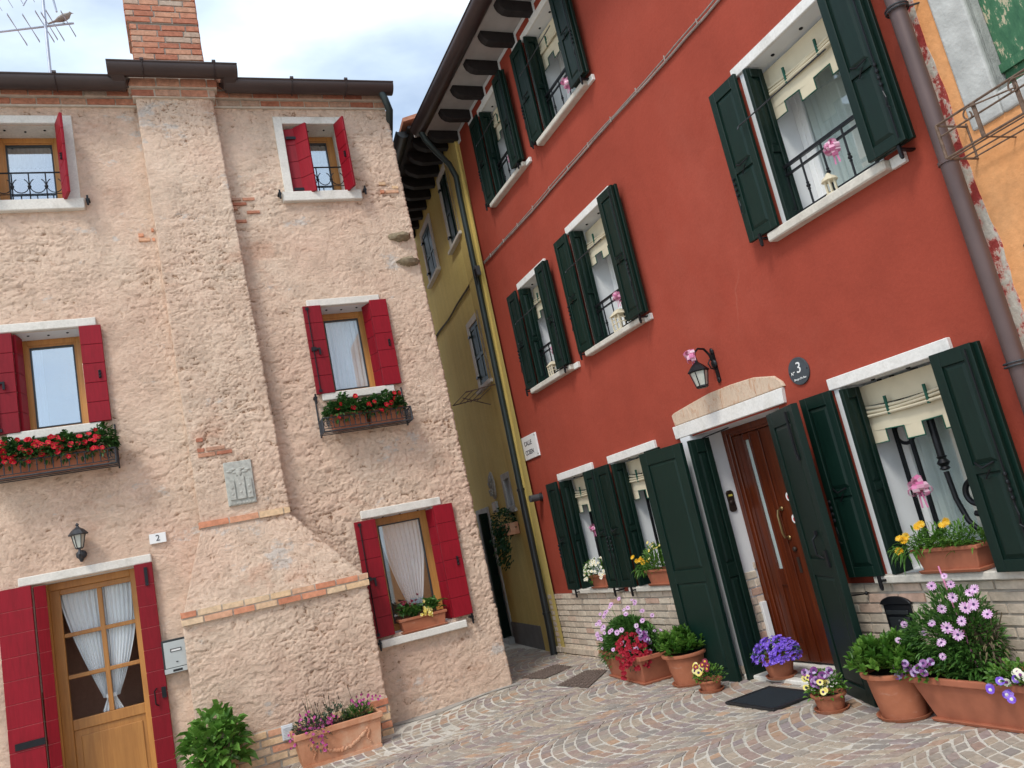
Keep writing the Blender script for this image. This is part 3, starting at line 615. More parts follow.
mb = MB(); mb.tube([(-.20, -.235, 7.32), (-.17, -.24, 7.22), (-.11, -.15, 7.12), (-.08, .1, 7.0), (-.05, .35, 6.9), (-.05, .5, 6.6), (0, .5, .1)], .045, 12); mb.build('downpipe', M['pipe_green'], LH, smooth=True)
# two through-stones sticking out of the corner
for z, x in ((5.45, -.25), (5.12, -.21)):
    mb = MB(); r2 = random.Random(int(z*10)); mb.ball((0, 0, 0), .1, 1.45, 1.1, .62, 14, 9)
    mb.v = [(v[0]*(1+.5*(r2.random()-.5)), v[1]*(1+.3*(r2.random()-.5)), v[2]*(1+.5*(r2.random()-.5))-.0*v[0]) for v in mb.v]
    mb.build('corner_stone', M['brown_stone'], LH, smooth=True, loc=(x, .0, z))
brickpart('exposed_brick', 'brick_band', [dict(x0=-.40, x1=-.15, z0=5.98, z1=6.20, course=.055, length=.16, y=-.027, depth=.03, joint=.012, jit=.012, tones=lambda r: r.uniform(.3, 1), skip=lambda x, z: rnd.random() < .3)])
brickpart('exposed_brick', 'brick_red', [dict(x0=-2.90, x1=-2.55, z0=3.05, z1=3.27, course=.055, length=.20, y=-.176, depth=.03, joint=.012, jit=.010, tones=lambda r: r.uniform(.2, .8), skip=lambda x, z: rnd.random() < .35)])

brickpart('exposed_brick', 'brick_red', [dict(x0=-2.17, x1=-1.86, z0=5.72, z1=6.05, course=.055, length=.17, y=-.028, depth=.03, joint=.014, jit=.012, tones=lambda r: r.uniform(.2, 1), skip=lambda x, z: rnd.random() < .55)])
brickpart('exposed_brick', 'brick_band', [dict(x0=-3.20, x1=-3.02, z0=5.55, z1=5.72, course=.055, length=.15, y=-.028, depth=.03, joint=.014, jit=.012, tones=lambda r: r.uniform(.5, 1), skip=lambda x, z: rnd.random() < .4)])
def planks_leaf(name, w, h, t_, parent, loc, rot, mat='red_shutter', n=None, latch=0, groove='red_dark', hinge_side=1):
    """boarded leaf: x 0..w, y -t..0, z 0..h"""
    mb = MB(); n = n or round(h/.205); c_ = h/n; g = .004
    for i in range(n): mb.box(0, w, -t_, 0, i*c_+(g/2 if i else 0), (i+1)*c_-(g/2 if i < n-1 else 0))
    o = mb.build(name, M[mat], parent, bevel=.0035, loc=loc, rot=rot)
    box('rebate', M[groove], o, .004, w-.004, -t_+.005, -.005, .01, h-.01)
    if latch == 1:     # long bolt rod with handle
        mb = MB(); mb.tube([(w*.22, -t_-.012, .02), (w*.22, -t_-.012, h-.03)], .006, 6); mb.box(w*.22-.025, w*.22+.03, -t_-.02, -t_, h*.48, h*.48+.045); mb.box(w*.22+.0, w*.22+.075, -t_-.028, -t_-.012, h*.48+.01, h*.48+.03); mb.box(w*.22+.055, w*.22+.075, -t_-.03, -t_-.014, h*.43, h*.49)
        mb.box(w*.22-.018, w*.22+.018, -t_-.016, -t_, .02, .05); mb.box(w*.22-.018, w*.22+.018, -t_-.016, -t_, h-.05, h-.02); mb.build('latch', M['iron'], o)
    if latch == 2:
        mb = MB(); mb.box(w*.72-.012, w*.72+.012, -t_-.012, -t_, h*.44, h*.52)
        for k in range(3): mb.ball((w*.72, -t_-.014, h*(.45+.03*k)), .010, n=8, m=5)
        mb.build('latch', M['iron'], o)
    return o
def l_window(i, kind):
    x0, x1, z0, z1 = LW[i]; dp = .26
    wf = MB(); picture_frame(wf, x0+.0, x1-.0, z0+.0, z1, dp, dp+.06, .075, .05, .06)
    picture_frame(wf, x0+.06, x1-.06, z0+.045, z1-.05, dp+.012, dp+.05, .045)
    win = wf.build('window', M['oak'], LH, bevel=.004)
    mb = MB(); reveal(mb, x0, x1, z0, z1, .002, dp+.3); mb.build('reveal', M['white_plaster'] if i > 1 else M['stone'], win)
    gx0, gx1, gz0, gz1 = x0+.105, x1-.105, z0+.09, z1-.095
    box('pane', M['glass_sky'] if kind in ('TL', 'ML', 'TR') else M['glass'], win, gx0, gx1, dp+.028, dp+.032, gz0, gz1)
    # glazing gasket
    mb = MB(); picture_frame(mb, gx0-.012, gx1+.012, gz0-.012, gz1+.012, dp+.006, dp+.03, .014); mb.build('gasket', M['gutter_dark'], win)
    xm = (x0+x1)/2
    if kind == 'TL' or kind == 'TR':
        curtain_mesh(lambda z: gx0-.03, lambda z: gx1+.03, gz1-.24, gz1+.03, dp+.07, 11, .010, 6).build('valance', M['curtain_dark'], win, smooth=True)
        curtain_mesh(lambda z: gx0-.03, lambda z: gx1+.03, gz0-.02, gz1-.1, dp+.10, 8, .010).build('curtain', M['curtain'], win, smooth=True)
    elif kind == 'ML':
        curtain_mesh(lambda z: gx0-.03, lambda z: gx0+.09, gz0, gz1, dp+.08, 3, .010).build('curtain', M['curtain'], win, smooth=True)
    elif kind == 'MR':
        curtain_mesh(lambda z: gx0-.03, lambda z: gx1+.03, gz0-.02, gz1+.02, dp+.08, 8, .012).build('curtain', M['curtain'], win, smooth=True)
    else:
        f = lambda z: min(1, max(0, (z-gz0-.15)/(gz1-gz0-.15)))
        curtain_mesh(lambda z: gx0+.0+.20*(1-f(z))**1.6, lambda z: gx1+.03-.14*(1-f(z))**2.0, gz0+.1, gz1+.02, dp+.07, 10, .014).build('curtain', M['curtain'], win, smooth=True)
    # stone
    if kind in ('TL', 'TR'):
        se = .16 if kind == 'TL' else .10
        mb = MB(); mb.box(x0-se, x0, -.045, .05, z0, z1+.10); mb.box(x1, x1+se, -.045, .05, z0, z1+.10); mb.box(x0+.0, x1-.0, -.044, .05, z1+.003, z1+.099); mb.build('surround', M['stone'], win, bevel=.006)
        box('sill', M['stone'], win, x0-.14, x1+(.195 if kind == 'TL' else .155), -.085, .26, z0-.125, z0-.002, .008)
        mb = MB(); mb.tube([(x0, .03, z0+.36), (x1, .03, z0+.36)], .009, 6)
        mb.tube([(x0, .03, z0+.03), (x1, .03, z0+.03)], .006, 6); mb.tube([(x0, .03, z0+.11), (x1, .03, z0+.11)], .005, 6)
        nb = 4; st = (x1-x0)/nb
        for k in range(1, nb): mb.tube([(x0+k*st, .03, z0), (x0+k*st, .03, z0+.36)], .007, 6)
        for k in range(1, nb): mb.ball((x0+k*st, .03, z0+.20), .02, 1, .6, 1, 8, 6)
        for k in range(nb):
            c0 = x0+(k+.5)*st; mb.tube([(c0+.075*math.cos(a), .03, z0+.21+.085*math.sin(a)) for a in np.linspace(R_(120), R_(420), 15)], .0055, 5)
        mb.build('railing', M['iron'], win, smooth=True)
    else:
        lz = {'ML': (-4.62, -3.70, 4.65, 4.725), 'MR': (-1.52, -.66, 4.65, 4.72), 'B': (-1.32, -.39, 2.14, 2.215)}[kind]
        box('lintel', M['stone'], win, lz[0], lz[1], -.05, .25, z1+.003, lz[3], .008)
        if kind == 'B': box('sill', M['stone'], win, -1.34, -.37, -.10, .26, .735, .815, .008); 
        else: box('sill', M['stone'], win, x0-.12, x1+.12, -.06, .26, z0-.09, z0-.002, .008)
    for k in range(3): MB().ball((x0+(x1-x0)*(.2+.3*k), .10+.03*(k % 2), z1-.002), .014, 1, 1, .6, 8, 5).build('hook', M['iron'], win)
    return win
kinds = ['TL', 'TR', 'ML', 'MR', 'B']
lwins = [l_window(i, k) for i, k in enumerate(kinds)]
H3 = 1.04
# top-left window: right pair folded outwards, left pair folded outwards
planks_leaf('shutter', .25, .93, .03, LH, (-3.855, -.02, 6.06), (0, 0, R_(-72)), latch=2)
planks_leaf('shutter', .25, .93, .03, LH, (-4.515, -.02, 6.06), (0, 0, R_(-106)))
# top-right
planks_leaf('shutter', .145, .88, .028, LH, (-1.445, .05, 6.07), (0, 0, R_(-12)))
a = planks_leaf('shutter', .19, .90, .028, LH, (-1.31, .02, 6.06), (0, 0, R_(-45)))
planks_leaf('shutter', .215, .93, .028, LH, (-.805, -.02, 6.06), (0, 0, R_(-70)), latch=2)
mb = MB()
for z in (6.12, 6.80): mb.box(-1.43, -1.305, -.018, -.006, z, z+.035); mb.box(-.0, .11, -.045, -.032, z-6.06, z-6.06+.03) if 0 else None
mb.build('hinge', M['iron'], LH)
# middle left
planks_leaf('shutter', .205, 1.03, .035, LH, (-3.865, -.035, 3.60), None, n=5, latch=2)
planks_leaf('shutter', .215, 1.03, .035, LH, (-4.685, -.035, 3.59), None, n=5, latch=1)
planks_leaf('shutter', .17, 1.02, .03, LH, (-4.475, -.01, 3.60), (0, 0, R_(80)), n=5)
# middle right
planks_leaf('shutter', .205, 1.05, .035, LH, (-1.575, -.035, 3.59), None, n=5, latch=1)
planks_leaf('shutter', .205, 1.05, .035, LH, (-.795, -.035, 3.60), None, n=5, latch=2)
planks_leaf('shutter', .16, 1.03, .03, LH, (-.800, -.03, 3.60), (0, 0, R_(112)), n=5)
# bottom right
planks_leaf('shutter', .235, 1.26, .035, LH, (-1.41, -.035, .845), None, n=6, latch=1)
planks_leaf('shutter', .225, 1.26, .035, LH, (-.495, -.035, .86), None, n=6, latch=2)
planks_leaf('shutter', .16, 1.24, .03, LH, (-.500, -.03, .86), (0, 0, R_(108)), n=6)
# shutter catches on the wall
for x, z in ((-3.64, 6.06), (-1.62, 6.06), (-.60, 6.08), (-1.36, .80), (-.30, .84), (-1.60, 3.56), (-4.72, 3.56)):
    mb = MB(); mb.box(x-.02, x+.02, -.10, 0, z-.02, z); mb.box(x-.010, x+.010, -.112, -.095, z-.07, z+.03); mb.ball((x, -.105, z-.075), .012, n=8, m=5); mb.build('shutter_catch', M['iron'], LH)

# door
x0, x1, z0, z1 = LD; dp = .24
mb = MB(); picture_frame(mb, x0, x1, -.08, z1, dp, dp+.06, .085, 0, .07); df = mb.build('door_frame', M['oak'], LH, bevel=.004)
mb = MB(); reveal(mb, x0, x1, -.1, z1, .002, .55, False); mb.build('reveal', M['stone'], df)
mb = MB(); gz0, gz1 = .77, 1.965; gx0, gx1 = x0+.17, x1-.09+.04; dl, dr = x0+.085, x1-.085
gx0, gx1 = -4.32, -3.66; y0, y1 = dp+.012, dp+.055
mb.box(dl, gx0, y0, y1, -.05, z1-.07); mb.box(gx1, dr, y0, y1, -.05, z1-.07); mb.box(gx0, gx1, y0+.001, y1, gz1, z1-.071); mb.box(gx0, gx1, y0+.001, y1, gz0-.10, gz0)
mb.box(gx0, gx1, y0+.016, y1-.004, .06, gz0-.1); mb.box(gx0, gx1, y0+.001, y1, -.05, .06); mb.box(gx0+.06, gx1-.06, y0+.006, y0+.02, .12, gz0-.16)
xm = -3.975; mb.box(xm-.022, xm+.022, y0+.003, y1-.01, gz0, gz1)
for k in (1, 2): z = gz0+(gz1-gz0)*k/3; mb.box(gx0, gx1, y0+.006, y1-.012, z-.02, z+.02)
door = mb.build('door', M['oak'], LH, bevel=.006, seg=2)
box('pane', M['glass_dark'], door, gx0, gx1, y0+.028, y0+.032, gz0, gz1)
g = lambda z: min(1, max(0, (z-gz0-.14)/(gz1-gz0-.14)))
cl = curtain_mesh(lambda z: (gx0-.02)+(xm-.05-gx0)*(1-g(z))**1.35, lambda z: xm-.0-.02*(1-g(z)), gz0+.13, gz1+.02, y1+.02, 8, .012, 30); cl2 = curtain_mesh(lambda z: xm+.02, lambda z: gx1+.02-(gx1-xm-.06)*(1-g(z))**1.9, gz0+.13, gz1+.02, y1+.02, 8, .012, 30)
cl.build('curtain', M['curtain'], door, smooth=True); cl2.build('curtain', M['curtain'], door, smooth=True)
curtain_mesh(lambda z: xm-.03-.06*(gz0+.14-z)/.14, lambda z: xm+.0, gz0-.0, gz0+.15, y1+.02, 3, .01, 8).build('curtain', M['curtain'], door, smooth=True)
curtain_mesh(lambda z: xm+.01, lambda z: xm+.04+.06*(gz0+.14-z)/.14, gz0-.0, gz0+.15, y1+.02, 3, .01, 8).build('curtain', M['curtain'], door, smooth=True)
mb = MB(); mb.box(xm-.04, xm+.05, y1+.0, y1+.03, gz0+.12, gz0+.16); mb.build('curtain_tie', M['curtain'], door)
box('lintel', M['stone'], LH, -4.61, -3.45, -.055, .24, 2.10, 2.185, .008)
planks_leaf('shutter', .285, 2.08, .035, LH, (-4.79, -.04, .02), None, n=10, groove='red_groove')
planks_leaf('shutter', .10, 2.06, .035, LH, (-4.495, -.03, .02), (0, 0, R_(22)), n=10, groove='red_groove')
ds = planks_leaf('shutter', .165, 2.08, .04, LH, (-3.615, -.035, .02), None, n=10, groove='red_groove')
MB().box(-4.74, -4.5, -.088, -.075, .66, .72).build('hinge', M['iron'], LH); MB().box(-3.53, -3.50, -.09, -.075, 1.88, 2.06).build('hinge', M['iron'], LH)
mb = MB(); mb.box(-3.50, -3.46, -.095, -.075, .80, .90); mb.tube([(-3.54, -.085, .90), (-3.56, -.11, .88), (-3.56, -.11, .76), (-3.54, -.085, .74)], .007, 6); mb.build('door_handle', M['iron'], LH)

# wall lamp by door 2
def lantern_traditional():
    t = thing('wall_lamp', 'small grey metal wall lantern above the door of the rough peach house', 'lamp', 'L', -4.06, .02, 2.25)
    mb = MB(); mb.ball((0, -.02, .05), .045, 1.1, .6, 1.0, 12, 8); mb.lathe([(.012, 0), (.02, .02), (.012, .04)], (0, -.04, -.02), 10); mb.tube([(0, -.03, .03), (0, -.10, .01), (0, -.14, .05), (0, -.12, .10)], [.02, .018, .014, .012], 8); mb.build('bracket', M['iron_grey'], t, smooth=True)
    mb = MB(); mb.lathe([(.028, 0), (.036, .01), (.028, .015)], (0, -.11, .10), 6); mb.lathe([(.085, 0), (.09, .01), (.055, .05), (.018, .075), (.010, .09), (.018, .10), (.004, .12)], (0, -.11, .235), 6)
    for k in range(6): a = math.pi*k/3; mb.tube([(.034*math.cos(a), -.11+.034*math.sin(a), .11), (.062*math.cos(a), -.11+.062*math.sin(a), .24)], .004, 4)
    mb.build('cage', M['iron_grey'], t)
    MB().lathe([(.030, .0), (.057, .125)], (0, -.11, .112), 6).build('glass_shade', M['frost'], t)
lantern_traditional()
t = thing('house_number_plate', 'white rectangular plate with the number 2 above the crimson door shutter', 'house number', 'L', -3.37, .035, 2.325)
box('plate', M['white_paint'], t, -.078, .078, -.012, .004, -.05, .05, .003); text_mesh('number', '2', .085, M['ink'], t, 0, -.014, 0)
t = thing('mailbox', 'pale grey steel letter box beside the crimson shutter of door 2', 'letter box', 'L', -3.33, .0, 1.0)
box('body', M['gutter_dark'], t, -.125, .125, -.10, .0, .0, .32, .004); box('door', M['steel'], t, -.108, .108, -.112, -.1, .055, .30, .003); box('drawer', M['steel'], t, -.12, .12, -.118, -.1, .004, .05, .002)
mb = MB(); picture_frame(mb, -.05, .05, .20, .232, -.119, -.110, .006); mb.box(-.045, .04, -.123, -.117, .015, .036); mb.lathe([(.010, 0), (.010, .008)], (0, -.118, .10), 10); mb.build('name_frame', M['black'], t); box('name_card', M['white_paint'], t, -.043, .043, -.1145, -.110, .207, .226)
t = thing('relief_plaque', 'grey stone relief plaque of three towers set in the chimney shaft', 'plaque', 'L', -2.525, .155, 2.5)
box('slab', M['relief'], t, -.14, .14, -.035, .03, 0, .46, .006)
mb = MB()
for x, h_, w_ in ((-.085, .19, .055), (0, .235, .085), (.085, .19, .055)):
    mb.box(x-w_/2, x+w_/2, -.052, -.03, .06, .06+h_)
    for k in range(3): mb.box(x-w_/2+k*w_/2.5, x-w_/2+k*w_/2.5+w_*.2, -.050, -.03, .06+h_, .075+h_)
    for q in (.3, .65): mb.ball((x, -.052, .06+h_*q), .014, 1, .4, 1, 10, 6)
for k in range(8): mb.box(-.125+k*.032, -.105+k*.032, -.044, -.03, .012, .035)
for k in range(7): mb.ball((-.09+k*.03, -.036, .36+.02*math.sin(k*2.1)), .022, 1.6, .4, .6, 8, 6)
mb.ball((0, -.038, .33), .03, 1, .4, 1, 10, 6)
mb.build('relief', M['relief'], t, bevel=.002)
t = thing('vent_grille', 'small white plastic wall vent in the brick footing beside the terracotta planter', 'vent', 'L', -2.43, .335, .15)
box('frame', M['vent'], t, -.055, .055, -.02, 0, 0, .14, .003)
mb = MB(); [mb.box(-.042, .042, -.028, -.018, .012+k*.014, .020+k*.014) for k in range(8)]; mb.build('slats', M['vent'], t)

# TV aerial + bird
t = thing('tv_aerial', 'galvanised television aerial mast with two antennas on the roof', 'aerial', 'L', -4.03, -1.5, 7.8)
MB().tube([(0, 0, 0), (0.02, 0, 2.8)], .020, 8).build('mast', M['zinc_mast'], t, smooth=True)
mb = MB(); bx = [(-1.0, .1, 1.42), (.35, -.0, 1.62)]
mb.tube(bx, .014, 6)
for k, L_ in ((0, .26), (.28, .22), (.5, .34), (.62, .30), (.74, .34), (.78, .30), (.83, .34), (.95, .28)):
    p = Vector(bx[0]).lerp(Vector(bx[1]), k)
    for s_ in (-1, 1):
        dvec = Vector((.32, .70, -.45)).normalized()*L_*s_*.62
        q = Vector((.0, .0, .012)); mb.tube([p, p+dvec+q, p+dvec-q, p], .0045, 4)
mb.build('antenna', M['zinc_mast'], t)
mb = MB(); b0, b1 = Vector((-1.1, .3, 1.95)), Vector((.12, -.1, 2.12)); mb.tube([b0, b1], .012, 6)
for k in range(10):
    p = b0.lerp(b1, k/9); dvec = Vector((.3, .7, -.45)).normalized()*.16; mb.tube([p-dvec, p+dvec], .004, 4)
mb.tube([(-.1, 0, 2.1), (-.22, .0, 1.85)], .01, 5); mb.tube([(.12, 0, 2.1), (.16, .0, 1.78)], .014, 5); mb.build('antenna', M['zinc_mast'], t)
t = thing('dove', 'small grey dove perched on the end of the television aerial', 'bird', 'L', -3.81, -1.5, 9.47)
mb = MB()
mb.tube([(-.17, 0, -.075), (-.09, 0, -.035), (-.04, 0, -.005), (.02, 0, .03), (.06, 0, .055), (.085, 0, .085), (.10, 0, .105), (.12, 0, .10)], [.012, .018, .042, .054, .045, .026, .023, .005], 10, flat=.85); mb.tube([(.115, 0, .103), (.14, 0, .096)], [.007, .002], 6)
mb.build('body', M['feather'], t, smooth=True)
mb = MB(); mb.tube([(.0, .01, -.02), (.0, .01, -.075)], .004, 5); mb.tube([(.015, -.01, -.02), (.015, -.01, -.075)], .004, 5); mb.build('legs', M['stem_brown'], t)

# ================================================================== RED HOUSE (right)
RH = thing('red_house', 'brick red stuccoed house number 3 with dark green panelled shutters and a pale brick plinth', 'house', 'R')
edge = lambda z: .10+.036*z
XE = 7.26
RW = dict(A=(1.27, 2.00, .82, 2.14), B=(2.60, 3.38, .82, 2.14), C=(5.93, 6.78, .82, 2.13), L=(1.32, 2.00, 3.37, 4.64), M=(2.87, 3.66, 3.40, 4.73), R=(5.91, 6.78, 3.41, 4.68), TA=(1.32, 2.02, 5.95, 7.17), TB=(2.88, 3.68, 5.96, 7.18))
RD = (4.10, 5.28, -.05, 2.14)
mb = MB(); flat_wall(mb, edge, XE, -.05, 7.62, 0, list(RW.values())+[RD], zsplit=(.765, 3, 5))
mb.box(.4, XE, 5.8, 6.0, -.05, 7.6); mb.poly([(XE, 0, -.05), (XE, 6, -.05), (XE, 6, 7.62), (XE, 0, 7.62)]); mb.poly([(.4, .3, -.05), (.4, 6, -.05), (.4, 6, 7.62), (.4, .3, 7.62)])
mb.build('wall', M['red'], RH)
mb = MB(); mb.box(.45, 7.2, .62, .66, -.05, 7.5); mb.box(.45, 7.2, .62, 5.8, 2.6, 2.7); mb.build('inner_wall', M['interior'], RH)
# brick plinth
mb = MB(); dskip = lambda x, z: (4.08 < x < 5.30)
brick_field(mb, .17, XE, .0, .765, .0695, .235, -.028, .03, .011, .004, skip=dskip, tones=lambda r: min(1, abs(r.gauss(.45, .28))))
brick_field(mb, .17, 4.05, -.06, .10, .08, .235, -.055, .05, .011, .012, tones=lambda r: min(1, abs(r.gauss(.4, .3))))
mb.m = 1; mb.box(.165, 4.09, -.018, -.003, -.06, .763); mb.box(5.29, XE, -.018, -.003, -.06, .763)
mb.build('brick_plinth', [M['brick_pale'], M['mortar_grey']], RH)
# door reveal + quoins
x0, x1, z0, z1 = RD; dp = .32
mb = MB(); reveal(mb, x0, x1, z0, z1, -.004, dp+.25, False); rv = mb.build('door_reveal', M['white_plaster'], RH)
mb = MB(); m4 = Matrix(((0, -1, 0, x0), (1, 0, 0, 0), (0, 0, 1, 0), (0, 0, 0, 1)))
brick_field(mb, .04, dp+.0, .04, .93, .0745, .15, -.012, .012, .012, .003, skip=lambda x, z: z > .60+(x-.04)*1.25, mat4=m4, tones=lambda r: min(1, abs(r.gauss(.55, .25))))
mb.build('brick_quoin', [M['brick_pale']], rv)
box('quoin_bed', M['mortar_grey'], rv, x0-.002, x0+.004, .045, dp, .03, .62)
box('door_surround', M['white_plaster'], RH, 3.95, x0-.001, -.034, -.0, -.0, 2.152)
box('flood_board_channel', M['white_paint'], rv, x0+.004, x0+.045, dp-.075, dp-.02, .05, .58, .003)
# lintels, arch stone
DL = [(3.88, 2.155), (5.38, 2.155), (5.40, 2.275), (3.87, 2.275)]
MB().prism(DL, -.035, .30).build('door_lintel', M['lintel_marble'], RH, bevel=.005)
AR = [(3.90, 2.28), (5.42, 2.28), (5.405, 2.32), (5.33, 2.385), (5.1, 2.435), (4.8, 2.45), (4.5, 2.45), (4.2, 2.425), (3.93, 2.40), (3.885, 2.385)]
MB().prism(AR, -.022, .02).build('arch_stone', M['arch'], RH, bevel=.008, seg=2)
# mahogany door
mb = MB(); picture_frame(mb, x0, x1, .04, z1, dp, dp+.10, .06, 0, .05); picture_frame(mb, x0+.055, x1-.055, .045, z1-.045, dp+.02, dp+.09, .035, 0, .03); dfr = mb.build('door_frame', M['mahogany'], RH, bevel=.004)
lx0, lx1 = x0+.095, x1-.09; y0, y1 = dp+.035, dp+.08; sp = 4.545
mb = MB()
def door_leaf(mb, a, b, slit):
    s0, s1 = slit
    mb.box(a, s0, y0, y1, .05, z1-.08); mb.box(s1, b, y0, y1, .05, z1-.08); mb.box(s0, s1, y0+.001, y1, 2.0, z1-.081); mb.box(s0, s1, y0+.001, y1, .70, .84); mb.box(s0, s1, y0+.001, y1, .05, .20)
    mb.box(s0, s1, y0+.018, y1-.01, .20, .70); mb.box(s0+.03, s1-.03, y0+.008, y0+.02, .24, .66)
door_leaf(mb, lx0, sp-.004, (4.335, 4.435)); door_leaf(mb, sp+.004, lx1, (4.80, 4.98)); mb.box(sp-.028, sp+.028, y0-.014, y0, .06, z1-.09)
mb.box(sp-.13, sp-.105, y0-.007, y0, .06, 2.04); mb.box(lx0+.03, lx0+.05, y0-.006, y0, .06, 2.04)
rdoor = mb.build('door', M['mahogany'], RH, bevel=.005, seg=2)
box('pane', M['glass'], rdoor, 4.335, 4.435, y0+.02, y0+.024, .84, 2.0); box('pane', M['glass'], rdoor, 4.80, 4.98, y0+.02, y0+.024, .84, 2.0)
box('lace', M['curtain_grey'], rdoor, 4.335, 4.435, y0+.028, y0+.03, .84, 2.0)
mb = MB(); mb.tube([(4.60, y0-.01, 1.35), (4.60, y0-.05, 1.34), (4.60, y0-.065, 1.30), (4.60, y0-.065, 1.15), (4.60, y0-.05, 1.11), (4.60, y0-.01, 1.10)], .010, 8); mb.ball((4.60, y0-.008, 1.35), .02, 1, .5, 1); mb.ball((4.60, y0-.008, 1.10), .02, 1, .5, 1); mb.build('handle', M['brass'], rdoor, smooth=True)
mb = MB(); mb.ball((4.63, y0-.01, 1.0), .022, 1, .7, 1); mb.box(4.615, 4.645, y0-.006, y0, .80, .93); mb.build('lock', M['bronze'], rdoor, smooth=True)
for z in (1.25, 1.44):
    t = thing('paper_heart', 'small white paper card with a pink print stuck beside the brass door handle, '+('lower' if z < 1.3 else 'upper')+' one', 'card', 'R', 4.72, -(y0-.006), z)
    MB().prism([(.0+.026*math.cos(a), .036*math.sin(a)) for a in np.linspace(0, 2*math.pi, 17)[:-1]], -.004, 0).build('card', M['white_paint'], t); MB().prism([(.004+.012*math.cos(a), -.004+.018*math.sin(a)) for a in np.linspace(0, 2*math.pi, 13)[:-1]], -.006, -.0035).build('print', M['f_scarlet'], t)
mb = MB(); mb.box(4.06, 5.32, -.075, dp+.1, -.06, .032); mb.build('doorstep', M['stone'], RH, bevel=.008)
t = thing('bell_plate', 'dark bronze doorbell plate with a yellow name strip on the white door reveal', 'doorbell', 'R', x0, -.235, 1.495, rz=math.pi/2)
mb = MB(); mb.prism([(-.04, -.08), (-.02, -.095), (.02, -.095), (.04, -.08), (.036, 0), (.04, .08), (.02, .1), (-.02, .1), (-.04, .08), (-.036, 0)], -.014, 0); mb.build('plate', M['bronze'], t, bevel=.003)
box('name_strip', M['yellow_label'], t, -.022, .022, -.017, -.013, .045, .062); MB().ball((0, -.014, -.01), .022, 1, .5, 1, 12, 8).build('button', M['bronze'], t, smooth=True)
mb = MB(); mb.tube([(4.18, .02, 2.07), (4.20, .03, 2.10), (4.5, .1, 2.125)], .006, 5); mb.build('stay_rod', M['iron'], RH)

def panel_leaf(name, w, h, t_, splits, parent, loc, rz=0, hw_side=None, st=.062):
    """panelled leaf x 0..w, y -t..0, z 0..h; splits = z boundaries of the panels"""
    mb = MB(); mb.box(0, st, -t_, 0, 0, h); mb.box(w-st, w, -t_, 0, 0, h)
    zz = [(0, splits[0][0])]+[(splits[i][1], splits[i+1][0]) for i in range(len(splits)-1)]+[(splits[-1][1], h)]
    for a, b in zz: mb.box(st, w-st, -t_+.0006, -.0006, a, b)
    for a, b in splits:
        mb.box(st, w-st, -t_+.013, -.013, a, b); i_ = .022
        P = [(st+i_*.3, -t_+.013, a+i_*.3), (w-st-i_*.3, -t_+.013, a+i_*.3), (w-st-i_*.3, -t_+.013, b-i_*.3), (st+i_*.3, -t_+.013, b-i_*.3)]
        Q = [(st+i_*1.3, -t_+.005, a+i_*1.3), (w-st-i_*1.3, -t_+.005, a+i_*1.3), (w-st-i_*1.3, -t_+.005, b-i_*1.3), (st+i_*1.3, -t_+.005, b-i_*1.3)]
        bb = len(mb.v); mb.v += P+Q; mb.face(bb+4, bb+5, bb+6, bb+7)
        for i in range(4): k = (i+1) % 4; mb.face(bb+i, bb+k, bb+4+k, bb+4+i)
    o = mb.build(name, M['green'], parent, bevel=.003, loc=loc, rot=(0, 0, rz))
    if hw_side is not None:
        xh = st*.5 if hw_side < 0 else w-st*.5; y = -t_; zc = (splits[0][1]+splits[-1][0])/2
        mb = MB(); mb.tube([(xh, y-.012, .03), (xh, y-.012, h-.03)], .005, 5) if hw_side > 0 else None
        mb.tube([(w*.30, y-.006, zc+.04), (w*.5, y-.03, zc+.005), (w*.72, y-.006, zc+.03)], .006, 5); mb.tube([(w*.45, y-.01, zc-.06), (w*.62, y-.02, zc-.01)], .005, 5)
        for k in range(4): mb.ball((xh, y-.012, zc-.05-.045*k), .012, 1, 1, 1.3, 8, 5)
        mb.tube([(xh, y-.015, zc-.23), (xh+.012, y-.02, zc-.28), (xh-.005, y-.02, zc-.33), (xh+.02, y-.02, zc-.35)], .004, 5)
        mb.build('shutter_bolt', M['iron'], o)
    return o
def split2(h, r=.46, m=.07, mid=.055): return [(m, h*r-mid/2), (h*r+mid/2, h-m)]
